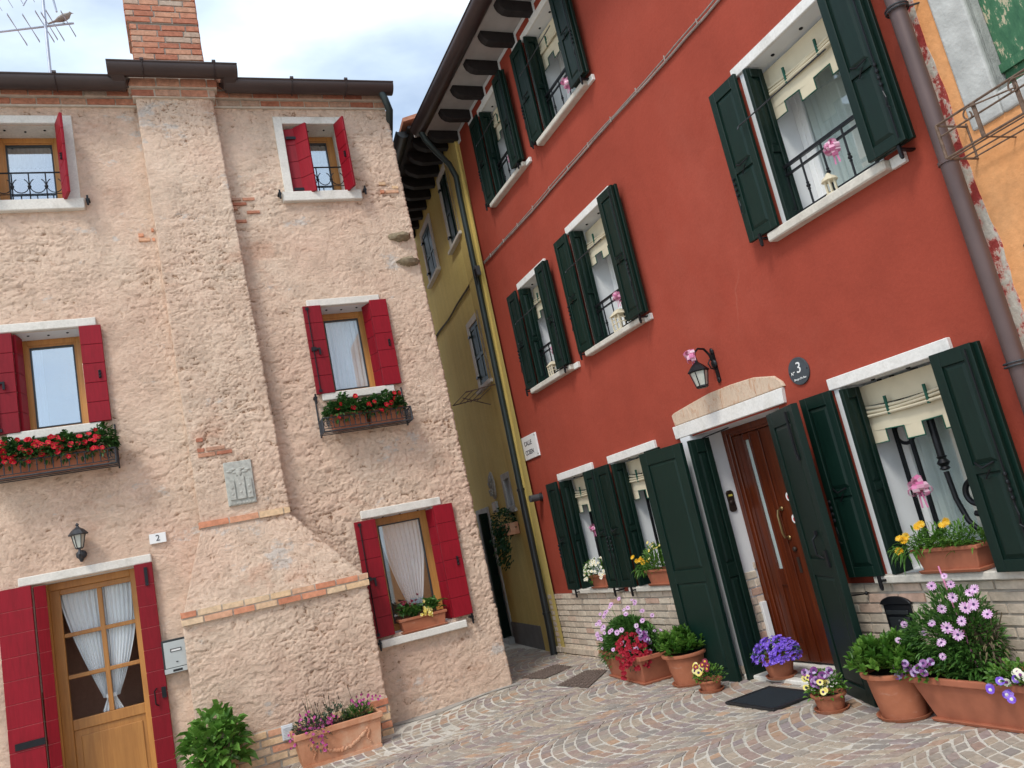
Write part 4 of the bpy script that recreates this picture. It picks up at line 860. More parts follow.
def r_window(key, lint, sill, leftleaf, rightleaf, stack=.035, hwl=-1, hwr=1):
    x0, x1, z0, z1 = RW[key]; dp = .36; ground = key in 'ABC'
    mb = MB(); picture_frame(mb, x0, x1, z0, z1, dp, dp+.05, .05); picture_frame(mb, x0+.045, x1-.045, z0+.045, z1-.045, dp+.012, dp+.045, .045)
    win = mb.build('window', M['white_paint'], RH, bevel=.004)
    mb = MB(); reveal(mb, x0, x1, z0, z1, -.004, dp+.25); mb.box(x0-.055, x0-.001, -.010, .01, z0, z1); mb.box(x1+.001, x1+.03, -.010, .01, z0, z1); mb.build('reveal', M['white_plaster'], win)
    box('pane', M['glass'], win, x0+.08, x1-.08, dp+.028, dp+.032, z0+.08, z1-.08)
    curtain_mesh(lambda z: x0+.05, lambda z: x1-.05, z0+.03, z1-.05, dp+.06, 12, .014, 4).build('curtain', M['curtain_grey'], win, smooth=True)
    box('lintel', M['lintel_marble'], win, lint[0], lint[1], -.032, .12, z1+.001, z1+.085, .005)
    if sill: 
        s0, s1, sz0, sz1 = sill; box('sill', M['stone_rough'], win, s0, s1, -.085, dp, sz0, sz1, .010); box('sill_block', M['lintel_marble'], win, s1+.002, s1+.11, -.035, .0, sz0-.005, sz1-.005, .004) if not ground else None
    # bunting-edged roman blind
    yb = .15; zt = z1-.02; w = x1-x0; zb = zt-.41; notch = .09; pw = w/5.8
    mb = MB(); mb.tone = .5; b0 = zb+notch; zf = zt-.14
    N = 30
    def sheet(pts_z, y_f):
        b = len(mb.v)
        for z in pts_z:
            for j in range(N+1): u = j/N; mb.v.append((x0+.012+(w-.024)*u, y_f(z, u), z-.018*math.sin(math.pi*u)*(1 if z < zt-.05 else 0)))
        for i in range(len(pts_z)-1):
            for j in range(N): q = b+i*(N+1)+j; mb.face(q, q+1, q+N+2, q+N+1)
    sheet([zt, zt-.05, zf+.02, zf], lambda z, u: yb-.01*math.sin(3.1*u+z*9))
    for k in range(3):
        zc = zf-.012-.028*k; mb.tube([(x0+.006+(w-.012)*u, yb-.022-.006*k+.003*math.sin(u*17+k*2), zc-.022*math.sin(math.pi*u)-.006*math.sin(u*5+k)) for u in np.linspace(0, 1, 14)], [.016]+[.014]*12+[.018], 8, flat=.8)
    sheet([zf-.03, b0], lambda z, u: yb-.008-.006*math.sin(7*u))
    tabs = [(0.0, .17), (.355, .53), (.72, .89)]
    for a, b in tabs:
        xa, xb = x0+.012+(w-.024)*a, x0+.012+(w-.024)*b; sg = .018*math.sin(math.pi*(a+b)/2); mb.poly([(xa, yb-.008, zb-sg), (xb, yb-.010, zb-sg), (xb, yb-.009, b0-sg+.002), (xa, yb-.008, b0-sg+.002)])
    bl = mb.build('blind', M['blind'], win)
    mb = MB(); prev = 0; path = []
    for a, b in tabs:
        s1_ = lambda u: -.018*math.sin(math.pi*min(1, max(0, u)))
        X = lambda u: x0+.012+(w-.024)*u
        sg = s1_((a+b)/2)
        if a > 0: path.append((X(a), yb-.012, b0+s1_(a)))
        path += [(X(a), yb-.012, zb+sg), (X(b), yb-.012, zb+sg), (X(b), yb-.012, b0+s1_(b))]
    path.append((X(1), yb-.012, b0))
    mb.tube([(X(0), yb-.012, zf)]+path, .0055, 5)
    for u in (.03, .27, .66): mb.box(X(u), X(u)+.016, yb-.045, yb-.03, zf-.10, zf+.03)
    mb.build('trim', M['trim'], bl)
    # shutters
    h = z1-z0-.02; T = .032
    a, b, off = leftleaf; panel_leaf('shutter', b-a, h+.02, T, split2(h), RH, (a, -off+.0, z0), hw_side=hwl)
    panel_leaf('shutter', .17, h, T, split2(h), RH, (x0+.004+T, -.065, z0+.003), R_(90), st=.045)
    a, b, off = rightleaf
    panel_leaf('shutter', b-a, h+.02, T, split2(h), RH, (a, -off, z0), hw_side=hwr)
    if stack: panel_leaf('shutter', b-a, h+.02, T, split2(h), RH, (a+stack*.6, -off+T+.006, z0))
    for x in ((sill[0] if sill else x0)-.03, rightleaf[1]-.07): mb = MB(); mb.box(x-.014, x+.014, -.12, .0, z0-.035, z0-.022); mb.box(x-.010, x+.010, -.130, -.112, z0-.075, z0+.01); mb.ball((x, -.12, z0-.08), .012, n=8, m=5); mb.build('shutter_catch', M['iron'], win)
    [MB().ball((x0+w*q, .09, z1-.003), .016, 1, 1, .6, 8, 5).build('hook', M['iron'], win) for q in (.25, .6)]
    if not ground:
        mb = MB(); zr = z0+.43; yr = .035
        mb.box(x0+.03, x1-.03, yr-.008, yr+.018, zr-.022, zr); mb.box(x0+.03, x1-.03, yr-.006, yr+.014, zr-.085, zr-.07); mb.box(x0+.03, x1-.03, yr-.004, yr+.012, z0+.04, z0+.052)
        mb.box(x0+.04, x0+.062, yr-.006, yr+.016, z0, zr); mb.box(x1-.062, x1-.04, yr-.006, yr+.016, z0, zr)
        for q in (.27, .5, .73):
            x = x0+w*q; mb.tube([(x, yr, z0+.03), (x, yr, zr)], .008, 6); 
            for dz in (-.02, .0, .02): mb.ball((x, yr, (z0+zr)/2+dz*1.2-.03), .016 if dz == 0 else .012, n=8, m=6)
        mb.build('railing', M['iron'], win)
        mb = MB(); mb.tube([(x0-.09, -.13, z1-.42), (x0+.2, -.12, z1-.41), (x1-.02, -.15, z1-.42)], .006, 5); mb.tube([(x0-.09, -.13, z1-.42), (x0-.10, -.14, z1-.44)], .007, 5); mb.build('stay_rod', M['iron_grey'], win)
    else:
        mb = MB(); yg = .225
        def scroll(cx, cz, r0, turns, a0, s=1, r=.019): 
            n = int(26*turns); mb.tube([(cx+s*(r0*(1-.78*i/n))*math.cos(a0+i*2*math.pi*turns/n), yg, cz+(r0*(1-.78*i/n))*math.sin(a0+i*2*math.pi*turns/n)) for i in range(n+1)], r, 8)
        for q in (.17, .30): mb.box(x0+w*q-.011, x0+w*q+.011, yg-.012, yg+.012, z0, z1)
        mb.tube([(x0+w*.235+.075*math.cos(a), yg+.02, z1-.40+.075*math.sin(a)) for a in np.linspace(0, 2*math.pi, 20)], .013, 8)
        xm = x0+w*.52; mb.tube([(xm, yg, z1), (xm, yg, z0+.62)], .025, 10)
        mb.lathe([(.02, -.05), (.034, -.04), (.024, -.025), (.042, 0), (.024, .025), (.034, .04), (.02, .05)], (xm, yg, z0+.66), 12)
        mb.tube([(xm, yg, z0+.60), (xm+.01, yg, z0+.42), (xm+.05, yg, z0+.27), (xm+.14, yg, z0+.16), (xm+.28, yg, z0+.15)], .018, 10)
        scroll(xm+.17, z0+.43, .13, 1.6, -2.0); scroll(xm-.02+.30, z0+.85, .10, 1.4, 1.6)
        mb.box(x1-.05, x1-.03, yg-.01, yg+.01, z0, z1); mb.box(x0, x1, yg-.01, yg+.01, z0+.08, z0+.10)
        mb.build('security_grille', M['iron'], win, smooth=True)
    return win
r_window('A', (1.23, 2.15), None, (.955, 1.245, .05), (2.00, 2.27, .05), 0)
r_window('B', (2.53, 3.50), None, (2.285, 2.585, .05), (3.36, 3.62, .05), 0)
r_window('C', (5.85, 6.86), None, (5.60, 5.905, .06), (6.78, 7.06, .10), .035)
r_window('L', (1.28, 2.14), (1.12, 2.28, 3.30, 3.365), (1.015, 1.30, .055), (2.04, 2.29, .10), .03)
r_window('M', (2.78, 3.80), (2.68, 3.86, 3.335, 3.395), (2.55, 2.85, .055), (3.70, 3.99, .10), .035)
r_window('R', (5.79, 6.86), (5.74, 6.86, 3.335, 3.405), (5.56, 5.88, .065), (6.80, 7.09, .11), .04)
r_window('TA', (1.24, 2.10), (1.12, 2.26, 5.885, 5.945), (1.015, 1.30, .055), (2.04, 2.29, .10), .03)
r_window('TB', (2.80, 3.76), (2.70, 3.90, 5.89, 5.955), (2.55, 2.86, .055), (3.72, 4.01, .10), .035)
for a, b in ((1.04, 2.20), (2.42, 3.52), (5.80, 7.22)): box('window_sill', M['stone_rough'], RH, a, b, -.075, .40, .765, .818, .008)
# door shutters
hd = 2.10; spd = [(.10, .86), (.98, 1.98)]
panel_leaf('shutter', .57, hd, .045, spd, RH, (3.56, -.235, .0), R_(9.5), st=.095)
panel_leaf('shutter', .22, hd, .045, spd, RH, (4.10+.05, -.115, .0), R_(90), st=.06)
dr2 = panel_leaf('shutter', .555, hd, .05, spd, RH, (5.245, -.055, .0), R_(-22), st=.095)
mb = MB(); MB().tube([(.44, -.062, 2.06), (.44, -.062, 1.72)], .010, 6).build('bolt', M['iron'], dr2); mb.box(.42, .46, -.066, -.05, 1.70, 1.74); mb.tube([(.37, -.054, 1.16), (.36, -.085, 1.13), (.36, -.085, 1.02), (.38, -.054, .99)], .008, 6); mb.box(.43, .47, -.064, -.05, .93, 1.05); mb.box(.36, .385, -.07, -.05, 1.16, 1.19); mb.build('door_bolt', M['iron'], dr2)

# eaves
mb = MB(); mb.poly([(.3, .0, 7.435), (XE, .0, 7.435), (XE, -.62, 7.435), (.3, -.62, 7.435)]); mb.box(.3, XE, -.63, -.60, 7.40, 7.50); sf = mb.build('soffit', M['soffit'], RH)
mb = MB(); mb.box(.42, XE, -.014, .0, 7.385, 7.434)
for i in range(13):
    x = .40+i*.548; mb.box(x-.085, x+.085, -.016, .0, 7.25, 7.386)
mb.build('eaves_band', M['white_plaster'], RH, bevel=.003)
for i in range(13):
    x = .40+i*.548; b_ = MB(); P = [(-.0, 7.295), (-.30, 7.285), (-.37, 7.30), (-.42, 7.34), (-.44, 7.385), (-.445, 7.432), (0, 7.432)]
    b_.v = [(x+s*.055, y, z) for s in (-1, 1) for y, z in P]; n = len(P); b_.face(*range(n)); b_.face(*[n+k for k in range(n)][::-1])
    for k in range(n): b_.face(k, n+k, n+(k+1) % n, (k+1) % n)
    b_.build('rafter_end', M['beam'], RH, bevel=.004)
mb = MB(); gutter(mb, .42, XE, -.60, 7.46, .115, 16); g2 = mb.build('gutter', M['gutter'], RH, smooth=True)
mb = MB(); mb.tube([(.52, -.60, 7.36), (.50, -.55, 7.25), (.44, -.40, 7.10), (.34, -.20, 6.96), (.26, -.10, 6.80), (.22, -.09, 6.5), (.17, -.09, 2.2)], .042, 12); mb.build('downpipe', M['pipe_green'], RH, smooth=True)
mb = MB(); mb.tube([(.17, -.09, 2.2), (.17, -.09, 1.0), (.16, -.09, .35), (.15, -.10, -.02)], .047, 12); mb.lathe([(.056, 0), (.056, .03)], (.17, -.09, 2.17), 12); mb.lathe([(.056, 0), (.056, .03)], (.165, -.09, .52), 12); mb.build('downpipe', M['gutter_dark'], RH, smooth=True)
mb = MB(); mb.tube([(XE+.01, -.10, 7.4), (XE+.01, -.10, 0)], .050, 16)
for z in (3.15, 5.3, 1.1): mb.lathe([(.059, 0), (.059, .02)], (XE+.01, -.10, z), 16)
mb.build('downpipe', M['pipe_brown'], RH, smooth=True)
for z in (4.16, 1.93):
    mb = MB(); mb.tube([(XE+.01+.064*math.cos(a), -.10+.064*math.sin(a), z) for a in np.linspace(0, 2*math.pi, 20)], .006, 6); mb.tube([(XE+.01+.064*math.cos(a), -.10+.064*math.sin(a), z+.018) for a in np.linspace(0, 2*math.pi, 20)], .006, 6); mb.tube([(XE+.06, -.06, z), (XE+.10, .0, z)], .006, 6); mb.build('pipe_clamp', M['iron_grey'], RH)
mb = MB(); mb.hexa([(.2, -.60, 7.50), (XE+.1, -.60, 7.50), (XE+.1, 3, 8.7), (.2, 3, 8.7), (.2, -.60, 7.55), (XE+.1, -.60, 7.55), (XE+.1, 3, 8.78), (.2, 3, 8.78)]); mb.hexa([(.2, 3, 8.7), (XE+.1, 3, 8.7), (XE+.1, 6.2, 7.6), (.2, 6.2, 7.6), (.2, 3, 8.78), (XE+.1, 3, 8.78), (XE+.1, 6.2, 7.68), (.2, 6.2, 7.68)]); rr = mb.build('roof', M['tile'], RH)
mb = MB(); [mb.tube([(.25+i*.21, -.55, 7.53), (.25+i*.21, 3, 8.74)], .06, 8) for i in range(34)]; mb.build('roof_tiles', M['tile'], rr, smooth=True)

# ================================================================== YELLOW HOUSE
YH = thing('yellow_house', 'ochre yellow house with dark eaves along the alley next to the red house', 'house', 'Y')
YX0 = -3.35
YWN = [(-.86, -.30, 6.20, 7.28), (-2.66, -1.98, 6.30, 7.15), (-.88, -.30, 3.90, 4.82), (-.72, -.42, 2.03, 2.42)]; YD = (-2.62, -2.00, .06, 2.05)
mb = MB(); flat_wall(mb, lambda z: YX0, .42, -.05, 7.7, .0, YWN+[YD], zsplit=(.33,)); mb.box(YX0, .3, 5, 5.2, -.05, 7.6); mb.poly([(YX0, 0, 0), (YX0, 5, 0), (YX0, 5, 7.7), (YX0, 0, 7.7)]); mb.build('wall', M['yellow'], YH)
box('plinth', M['plinth'], YH, -1.96, -.36, -.022, .0, -.05, .32); box('plinth', M['plinth'], YH, YX0, -2.72, -.022, .0, -.05, .32)
mb = MB(); P0 = [(-.36, -.03), (.50, -.03)]; mb.hexa([(-.36, -.028, -.02), (.10, -.028, -.02), (.10, .1, -.02), (-.36, .1, -.02), (-.34, -.028, 7.45), (.40, -.028, 7.45), (.40, .1, 7.45), (-.34, .1, 7.45)]); mb.build('corner_pilaster', M['yellow_light'], YH)
for k, (x0, x1, z0, z1) in enumerate(YWN):
    fw = .10 if k < 3 else .09
    mb = MB(); picture_frame(mb, x0-fw, x1+fw, z0-.05, z1+fw, -.028, .05, fw, .05); mb.box(x0-fw-.04, x1+fw+.04, -.07, .05, z0-.10, z0-.05); w = mb.build('window', M['stone_grey'] if k == 3 else M['stone'], YH, bevel=.004)
    mb = MB(); reveal(mb, x0, x1, z0, z1, .0, .3); mb.build('reveal', M['white_plaster'], w); box('pane', M['glass_sky'], w, x0, x1, .24, .245, z0, z1); box('interior', M['dark'], w, x0, x1, .28, .29, z0, z1)
    if k < 3:
        h = z1-z0; panel_leaf('shutter', (x1-x0)*.5-.004, h, .03, split2(h), YH, (x0+.002, .02, z0), st=.05)
        if k: panel_leaf('shutter', (x1-x0)*.5-.004, h, .03, split2(h), YH, ((x0+x1)/2+.002, .02, z0), st=.05)
        else: panel_leaf('shutter', (x1-x0)*.5-.004, h, .03, split2(h), YH, (x1-.03, .0, z0), R_(80), st=.05)
        mb = MB()
        for z in (z0+.12, z1-.15): mb.box(x0-.05, x0+.03, -.05, -.01, z, z+.03)
        mb.build('hinge', M['iron'], w)
x0, x1, z0, z1 = YD
mb = MB(); picture_frame(mb, x0-.09, x1+.09, -.02, z1+.09, -.028, .05, .09, 0); mb.build('door_frame', M['stone_grey'], YH, bevel=.004)
mb = MB(); reveal(mb, x0, x1, 0, z1, .0, .25, False); mb.build('door_reveal', M['white_plaster'], YH)
box('door', M['gutter_dark'], YH, x0, x1, .15, .2, .05, z1, .004); box('doorstep', M['stone_grey'], YH, x0-.12, x1+.12, -.12, .2, -.05, .09, .006)
panel_leaf('shutter', .30, 1.95, .03, [(.1, .8), (.95, 1.85)], YH, (x1-.02, .12, .1), R_(-75), st=.05)
# eaves of yellow house
mb = MB(); mb.box(YX0, .35, -.66, .0, 7.56, 7.60); mb.build('soffit', M['beam'], YH)
for i in range(9):
    x = .02-i*.40; b_ = MB(); P = [(.0, 7.38), (-.36, 7.37), (-.48, 7.42), (-.54, 7.48), (-.56, 7.558), (0, 7.558)]; b_.v = [(x+s*.055, y, z) for s in (-1, 1) for y, z in P]; n = len(P); b_.face(*range(n)); b_.face(*[n+k for k in range(n)][::-1])
    for k in range(n): b_.face(k, n+k, n+(k+1) % n, (k+1) % n)
    b_.build('rafter_end', M['beam'], YH, bevel=.004)
mb = MB(); gutter(mb, YX0-.1, .20, -.70, 7.60, .10, 14); mb.build('gutter', M['gutter_dark'], YH, smooth=True)
mb = MB(); mb.hexa([(YX0-.1, -.72, 7.64), (.4, -.72, 7.64), (.4, 2.6, 8.6), (YX0-.1, 2.6, 8.6), (YX0-.1, -.72, 7.70), (.4, -.72, 7.70), (.4, 2.6, 8.68), (YX0-.1, 2.6, 8.68)]); mb.build('roof', M['tile'], YH)
# pink house further down the alley
PH = thing('pink_house', 'dusky pink house just visible beyond the yellow one at the end of the alley', 'house', 'Y', -3.4, .02, 0)
mb = MB(); mb.box(-5.5, .0, .0, 5, -.05, 7.1); mb.build('wall', M['pink'], PH)
mb = MB(); mb.hexa([(-5.6, -.35, 7.1), (0.0, -.35, 7.1), (0.0, 2.6, 8.0), (-5.6, 2.6, 8.0), (-5.6, -.35, 7.2), (0.0, -.35, 7.2), (0.0, 2.6, 8.1), (-5.6, 2.6, 8.1)]); mb.build('roof', M['tile'], PH)
for x in (-1.4, -3.0):
    for z in (.95, 3.8): w = MB(); picture_frame(w, x-.4, x+.4, z, z+1.3, -.03, .02, .08); o = w.build('window', M['stone'], PH); box('pane', M['glass_dark'], o, x-.32, x+.32, -.008, -.003, z+.08, z+1.22); box('backing', M['dark'], o, x-.32, x+.32, -.003, -.001, z+.08, z+1.22)

# ================================================================== ORANGE HOUSE
OH = thing('orange_house', 'orange stuccoed house with a flaking green shutter at the right edge', 'house', 'R', 7.26, 0, 0)
OW = (.34, 1.45, 3.40, 4.85)
mb = MB(); flat_wall(mb, lambda z: .04, 6., -.05, 7.6, -.012, [OW]); mb.box(.2, 6, 5, 5.2, 0, 7.6); mb.poly([(6, -.01, 0), (6, 5, 0), (6, 5, 7.6), (6, -.01, 7.6)]); mb.build('wall', M['orange'], OH)
def ragged():
    mb = MB(); r = random.Random(5); zs = np.linspace(-.05, 7.6, 260); xr = [.085+.035*(fbm(np.array([[z*3.1, 0, 4.]]), 4)[0]-.5)*2+.02*math.sin(z*1.3) for z in zs]
    for i in range(len(zs)-1): mb.poly([(-.0, -.010, zs[i]), (xr[i], -.016, zs[i]), (xr[i+1], -.016, zs[i+1]), (-.0, -.010, zs[i+1])])
    for i in range(len(zs)-1): mb.poly([(xr[i], -.016, zs[i]), (xr[i], .0, zs[i]), (xr[i+1], .0, zs[i+1]), (xr[i+1], -.016, zs[i+1])])
    mb.build('peeling_edge', M['peel'], OH)
ragged()
x0, x1, z0, z1 = OW; fw = .19
mb = MB(); picture_frame(mb, x0-fw, x1+fw, z0-.13, z1+fw, -.03, .04, fw, .13); picture_frame(mb, x0-.05, x1+.05, z0-.03, z1+.05, -.005, .16, .05, .03); ow = mb.build('window', M['stone_grey'], OH, bevel=.012, seg=2)
mb = MB(); reveal(mb, x0, x1, z0, z1, .0, .3); mb.build('reveal', M['stone_grey'], ow)
for a, b in ((x0, x0+.275), (x0+.28, (x0+x1)/2-.002), ((x0+x1)/2+.002, x1-.28), (x1-.275, x1)): sh = box('shutter_board', M['old_green'], OH, a+.001, b-.001, .10, .14, z0+.004, z1-.004, .004)
mb = MB(); mb.box(x0-.06, x1+.0, .075, .099, z0+.12, z0+.17); mb.tube([(x0-.05, .06, z0+.13), (x0-.05, .08, z0+.18)], .016, 8); MB().box(x0-.06, x1, .075, .099, z1-.25, z1-.20).build('strap_hinge', M['old_green'], OH); mb.build('strap_hinge', M['old_green'], OH)
t = thing('flower_rack', 'empty rusty iron flower rack on the orange wall below the stone window frame', 'flower rack', 'R', 7.26, .012, 3.02)
mb = MB(); z_b, z_t = .10, .30; xa, xb = .12, 1.5; d = .26
for z in (z_b, z_t): mb.tube([(xa, 0, z), (xa, -d, z), (xb, -d, z), (xb, 0, z)], .007, 6)
for x in (xa, xb): mb.tube([(xa if x == xa else xb, -d, z_b), (x, -d, z_t)], .009, 6); mb.tube([(x, 0, z_b), (x, 0, z_t+.02)], .007, 6)
for i in range(1, 6): x = xa+(xb-xa)*i/6; mb.box(x-.010, x+.010, -d-.006, -d+.004, z_b, z_t); mb.tube([(x, -d, z_b), (x, 0, z_b)], .005, 5)
for k in range(3): mb.tube([(xa, -d*(k+.5)/3, z_b), (xb, -d*(k+.5)/3, z_b)], .005, 5)
mb.tube([(xa, -d, (z_b+z_t)/2+.03), (xb, -d, (z_b+z_t)/2+.03)], .006, 5)
mb.build('basket', M['iron_rust'], t)
mb = MB()
for i in range(5):
    cx = xa+.20+i*.26; mb.tube([(cx+.04*(1-.12*k/2)*math.cos(k*.45+1.2), -d-.012, z_t-.05+.04*(1-.09*k/2)*math.sin(k*.45+1.2)) for k in range(14)]+[], .005, 5); mb.tube([(cx, -d-.012, z_t-.012), (cx+.26, -d-.012, z_t-.06)], .005, 5)
mb.build('scrollwork', M['iron_rust'], t)
mb = MB(); mb.tube([(.20, 0, 2.55), (.24, -.05, 2.55)], .012, 6); mb.tube([(.24, -.05, 2.55), (.24, -.055, 2.49)], .006, 5); tag(mb.build('wall_hook', M['iron_rust'], None), 'rusty hook sticking out of the orange wall', 'hook'); o = bpy.data.objects['wall_hook']; place(o, 'R', 7.26, .0, 0)

# ================================================================== PLANTS
def rv3(r): 
    z = r.uniform(-1, 1); a = r.uniform(0, 2*math.pi); q = math.sqrt(1-z*z); return Vector((q*math.cos(a), q*math.sin(a), z))
def leaf(mb, p, d, L, Wd, r, fold=.25, droop=.2):
    d = d.normalized(); side = d.cross(Vector((0, 0, 1)))
    side = side.normalized() if side.length > .05 else Vector((1, 0, 0)); side = (side+rv3(r)*.45).normalized(); side = (side-d*side.dot(d)).normalized(); up = side.cross(d)
    t_ = p+d*L-Vector((0, 0, droop*L)); m1 = p+d*L*.35; m2 = p+d*L*.72-Vector((0, 0, droop*L*.4)); b = len(mb.v)
    mb.v += [tuple(p), tuple(m1+side*Wd*.5+up*Wd*fold), tuple(m1), tuple(m1-side*Wd*.5+up*Wd*fold), tuple(m2+side*Wd*.36+up*Wd*fold), tuple(m2), tuple(m2-side*Wd*.36+up*Wd*fold), tuple(t_)]
    for f in ((0, 2, 1), (0, 3, 2), (1, 2, 5, 4), (2, 3, 6, 5), (4, 5, 7), (5, 6, 7)): mb.face(*[b+i for i in f])
def foliage(mb, c, R3, n, L, Wd, r, up=.35, inner=.35, droop=.2, hemi=True, lumps=5):
    """leaves through a lumpy ellipsoid; c centre base, R3 radii"""
    c = Vector(c); lp = [(rv3(r), r.uniform(.80, 1.28)) for _ in range(lumps)]
    for _ in range(n):
        v = rv3(r)
        if hemi and v.z < -.15: v.z = -v.z*.6
        v.normalize(); k = 1.0
        for q, s in lp: k = k*(1+(s-1)*max(0, v.dot(q))**3)
        rr = k*(inner+(1-inner)*r.random()**.45); p = c+Vector((v.x*R3[0], v.y*R3[1], v.z*R3[2]))*rr
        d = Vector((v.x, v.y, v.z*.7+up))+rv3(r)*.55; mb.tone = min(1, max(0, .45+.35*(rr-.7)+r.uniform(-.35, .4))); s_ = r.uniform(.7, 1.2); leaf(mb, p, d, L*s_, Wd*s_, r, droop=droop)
def bloom(mb, p, n_, R, np_, r, center=1, cup=.15, cr=.28, wide=.8):
    """daisy-like flower; petals material 0, centre material 1"""
    n_ = Vector(n_).normalized(); u, w = frame_of(Vector((0, 0, 0)), n_); p = Vector(p); mb.m = 0; a0 = r.random()*6
    for k in range(np_):
        a = a0+2*math.pi*k/np_; dr = u*math.cos(a)+w*math.sin(a); sd = -u*math.sin(a)+w*math.cos(a); hw = math.pi*R*.62/np_*wide*1.6; mb.tone = r.uniform(.2, 1)
        q0 = p+dr*R*.12; q1 = p+dr*R*.62+n_*R*cup; q2 = p+dr*R*1.0*r.uniform(.92, 1.06)+n_*R*cup*.9
        mb.poly([q0-sd*hw*.4, q1-sd*hw, q2-sd*hw*.45, q2+sd*hw*.45, q1+sd*hw, q0+sd*hw*.4])
    if center:
        mb.m = 1; mb.tone = .5; c_ = p+n_*R*.06; pts = [c_+(u*math.cos(a)+w*math.sin(a))*R*cr for a in np.linspace(0, 2*math.pi, 8)[:-1]]; top = c_+n_*R*.14
        for i in range(7): mb.poly([pts[i], pts[(i+1) % 7], top])
    mb.m = 0
def bl(t, name, mats, *a):
    m = MB(); bloom(m, *a); return m.build(name, mats, t)
def stems(mb, base, tip, rad, r):
    mid = base.lerp(tip, .5)+rv3(r)*.02; mb.tube([base, mid, tip], [rad, rad*.8, rad*.6], 4, cap=False)
def round_pot(t, r0, r1, h, rim=.03, mat='terracotta', saucer=True, rimr=.018):
    MB().lathe([(r0, .012), (r0+(r1-r0)*.5, h*.5), (r1-.008, h-rim), (r1+rimr, h-rim+.003), (r1+rimr+.004, h-rim*.4), (r1+rimr, h), (r1-.004, h), (r1-.02, h-.03)], (0, 0, 0), 40, cap=False).build('pot', M[mat], t, smooth=True)
    MB().lathe([(.001, h-.025), (r1-.012, h-.03)], (0, 0, 0), 24, cap=False).build('soil', M['soil'], t)
    if saucer: MB().lathe([(.001, .002), (r0+.02, .0), (r0+.035, .022), (r0+.026, .022), (r0+.012, .008), (.001, .008)], (0, 0, 0), 36, cap=False).build('saucer', M[mat], t, smooth=True)
def trough(t, l0, w0, l1, w1, h, rim=.03, mat='terracotta_plastic', tray=True, name='planter', rimw=.012):
    """tapered rectangular planter centred on x,y"""
    mb = MB()
    def ring(l, w, z): return [(-l/2, -w/2, z), (l/2, -w/2, z), (l/2, w/2, z), (-l/2, w/2, z)]
    hr = h-rim; f = hr/h; lm, wm = l0+(l1-l0)*f, w0+(w1-w0)*f
    mb.hexa(ring(l0, w0, .008)+ring(lm, wm, hr)); 
    o_, i_ = ring(l1+rimw*2, w1+rimw*2, 0), ring(l1-.03, w1-.03, 0); b = len(mb.v)
    for z in (hr, h): mb.v += [(p[0], p[1], z) for p in o_]
    mb.v += [(p[0], p[1], h) for p in i_]; mb.v += [(p[0], p[1], h-.04) for p in i_]
    for k in range(4): k2 = (k+1) % 4; mb.face(b+k, b+k2, b+4+k2, b+4+k); mb.face(b+4+k, b+4+k2, b+8+k2, b+8+k); mb.face(b+8+k, b+8+k2, b+12+k2, b+12+k)
    mb.face(b, b+3, b+2, b+1)
    mb.build(name, M[mat], t, bevel=.006, seg=2)
    MB().box(-(l1-.035)/2, (l1-.035)/2, -(w1-.035)/2, (w1-.035)/2, h-.045, h-.03).build('soil', M['soil'], t)
    if tray: 
        mb = MB(); mb.hexa(ring(l0+.04, w0+.04, 0)+ring(l0+.06, w0+.06, .022)); mb.build('tray', M[mat], t, bevel=.004)
def flowers_over(mb, c, R3, n, R, np_, r, facing, zmin=-.2, center=1, spread=.5, cup=.15, rr=(.95, 1.12), bias=None, cr=.28, cut=-2):
    c = Vector(c); k = 0; g = 0
    while k < n and g < 4000:
        g += 1; v = rv3(r)
        if v.z < zmin or v.dot(facing) < cut: continue
        q = r.uniform(*rr); p = c+Vector((v.x*R3[0], v.y*R3[1], v.z*R3[2]))*q
        bloom(mb, p, v*.6+facing*.8+rv3(r)*spread, R*r.uniform(.8, 1.15), np_, r, center, cup, cr); k += 1
FC = Vector((.25, -1, .25))   # local direction roughly towards the viewer / open air
def daisies(parent, c, R3, n, R, r, mats, name='blossom', **kw):
    c = Vector(c); k = 0; g = 0; st = MB()
    while k < n and g < 3000:
        g += 1; v = rv3(r)
        if v.z < -.05: continue
        if v.dot(FC) < -.35: continue
        p = c+Vector((v.x*R3[0], v.y*R3[1], v.z*R3[2]))*r.uniform(1.0, 1.16); mb = MB(); nn = (v*.4+Vector((.75, -.75, .45))+rv3(r)*.35).normalized()
        bloom(mb, (0, 0, 0), nn, R*r.uniform(.55, 1.05), r.choice([10, 11, 12, 13]), r, 1, r.uniform(0, .3), .26, .75); mb.build(name, mats, parent, loc=tuple(p)); st.tone = r.random(); stems(st, c+(p-c)*.55, p-nn*.004, .0022, r); k += 1
    st.build('stems', M['leaf_mid'], parent)

r = random.Random(21)
# hydrangea by door 2
t = thing('potted_hydrangea', 'bushy broad-leaved green plant without flowers beside the crimson door', 'potted plant', 'L', -3.08, .62, -.11)
round_pot(t, .11, .15, .22, mat='terra_old')
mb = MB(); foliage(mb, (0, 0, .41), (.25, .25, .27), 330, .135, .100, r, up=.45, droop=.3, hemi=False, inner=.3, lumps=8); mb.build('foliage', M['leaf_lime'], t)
mb = MB(); [stems(mb, Vector((r.uniform(-.05, .05), r.uniform(-.05, .05), .18)), Vector((r.uniform(-.2, .2), r.uniform(-.2, .2), r.uniform(.35, .6))), .005, r) for _ in range(14)]; mb.build('stems', M['stem_brown'], t)
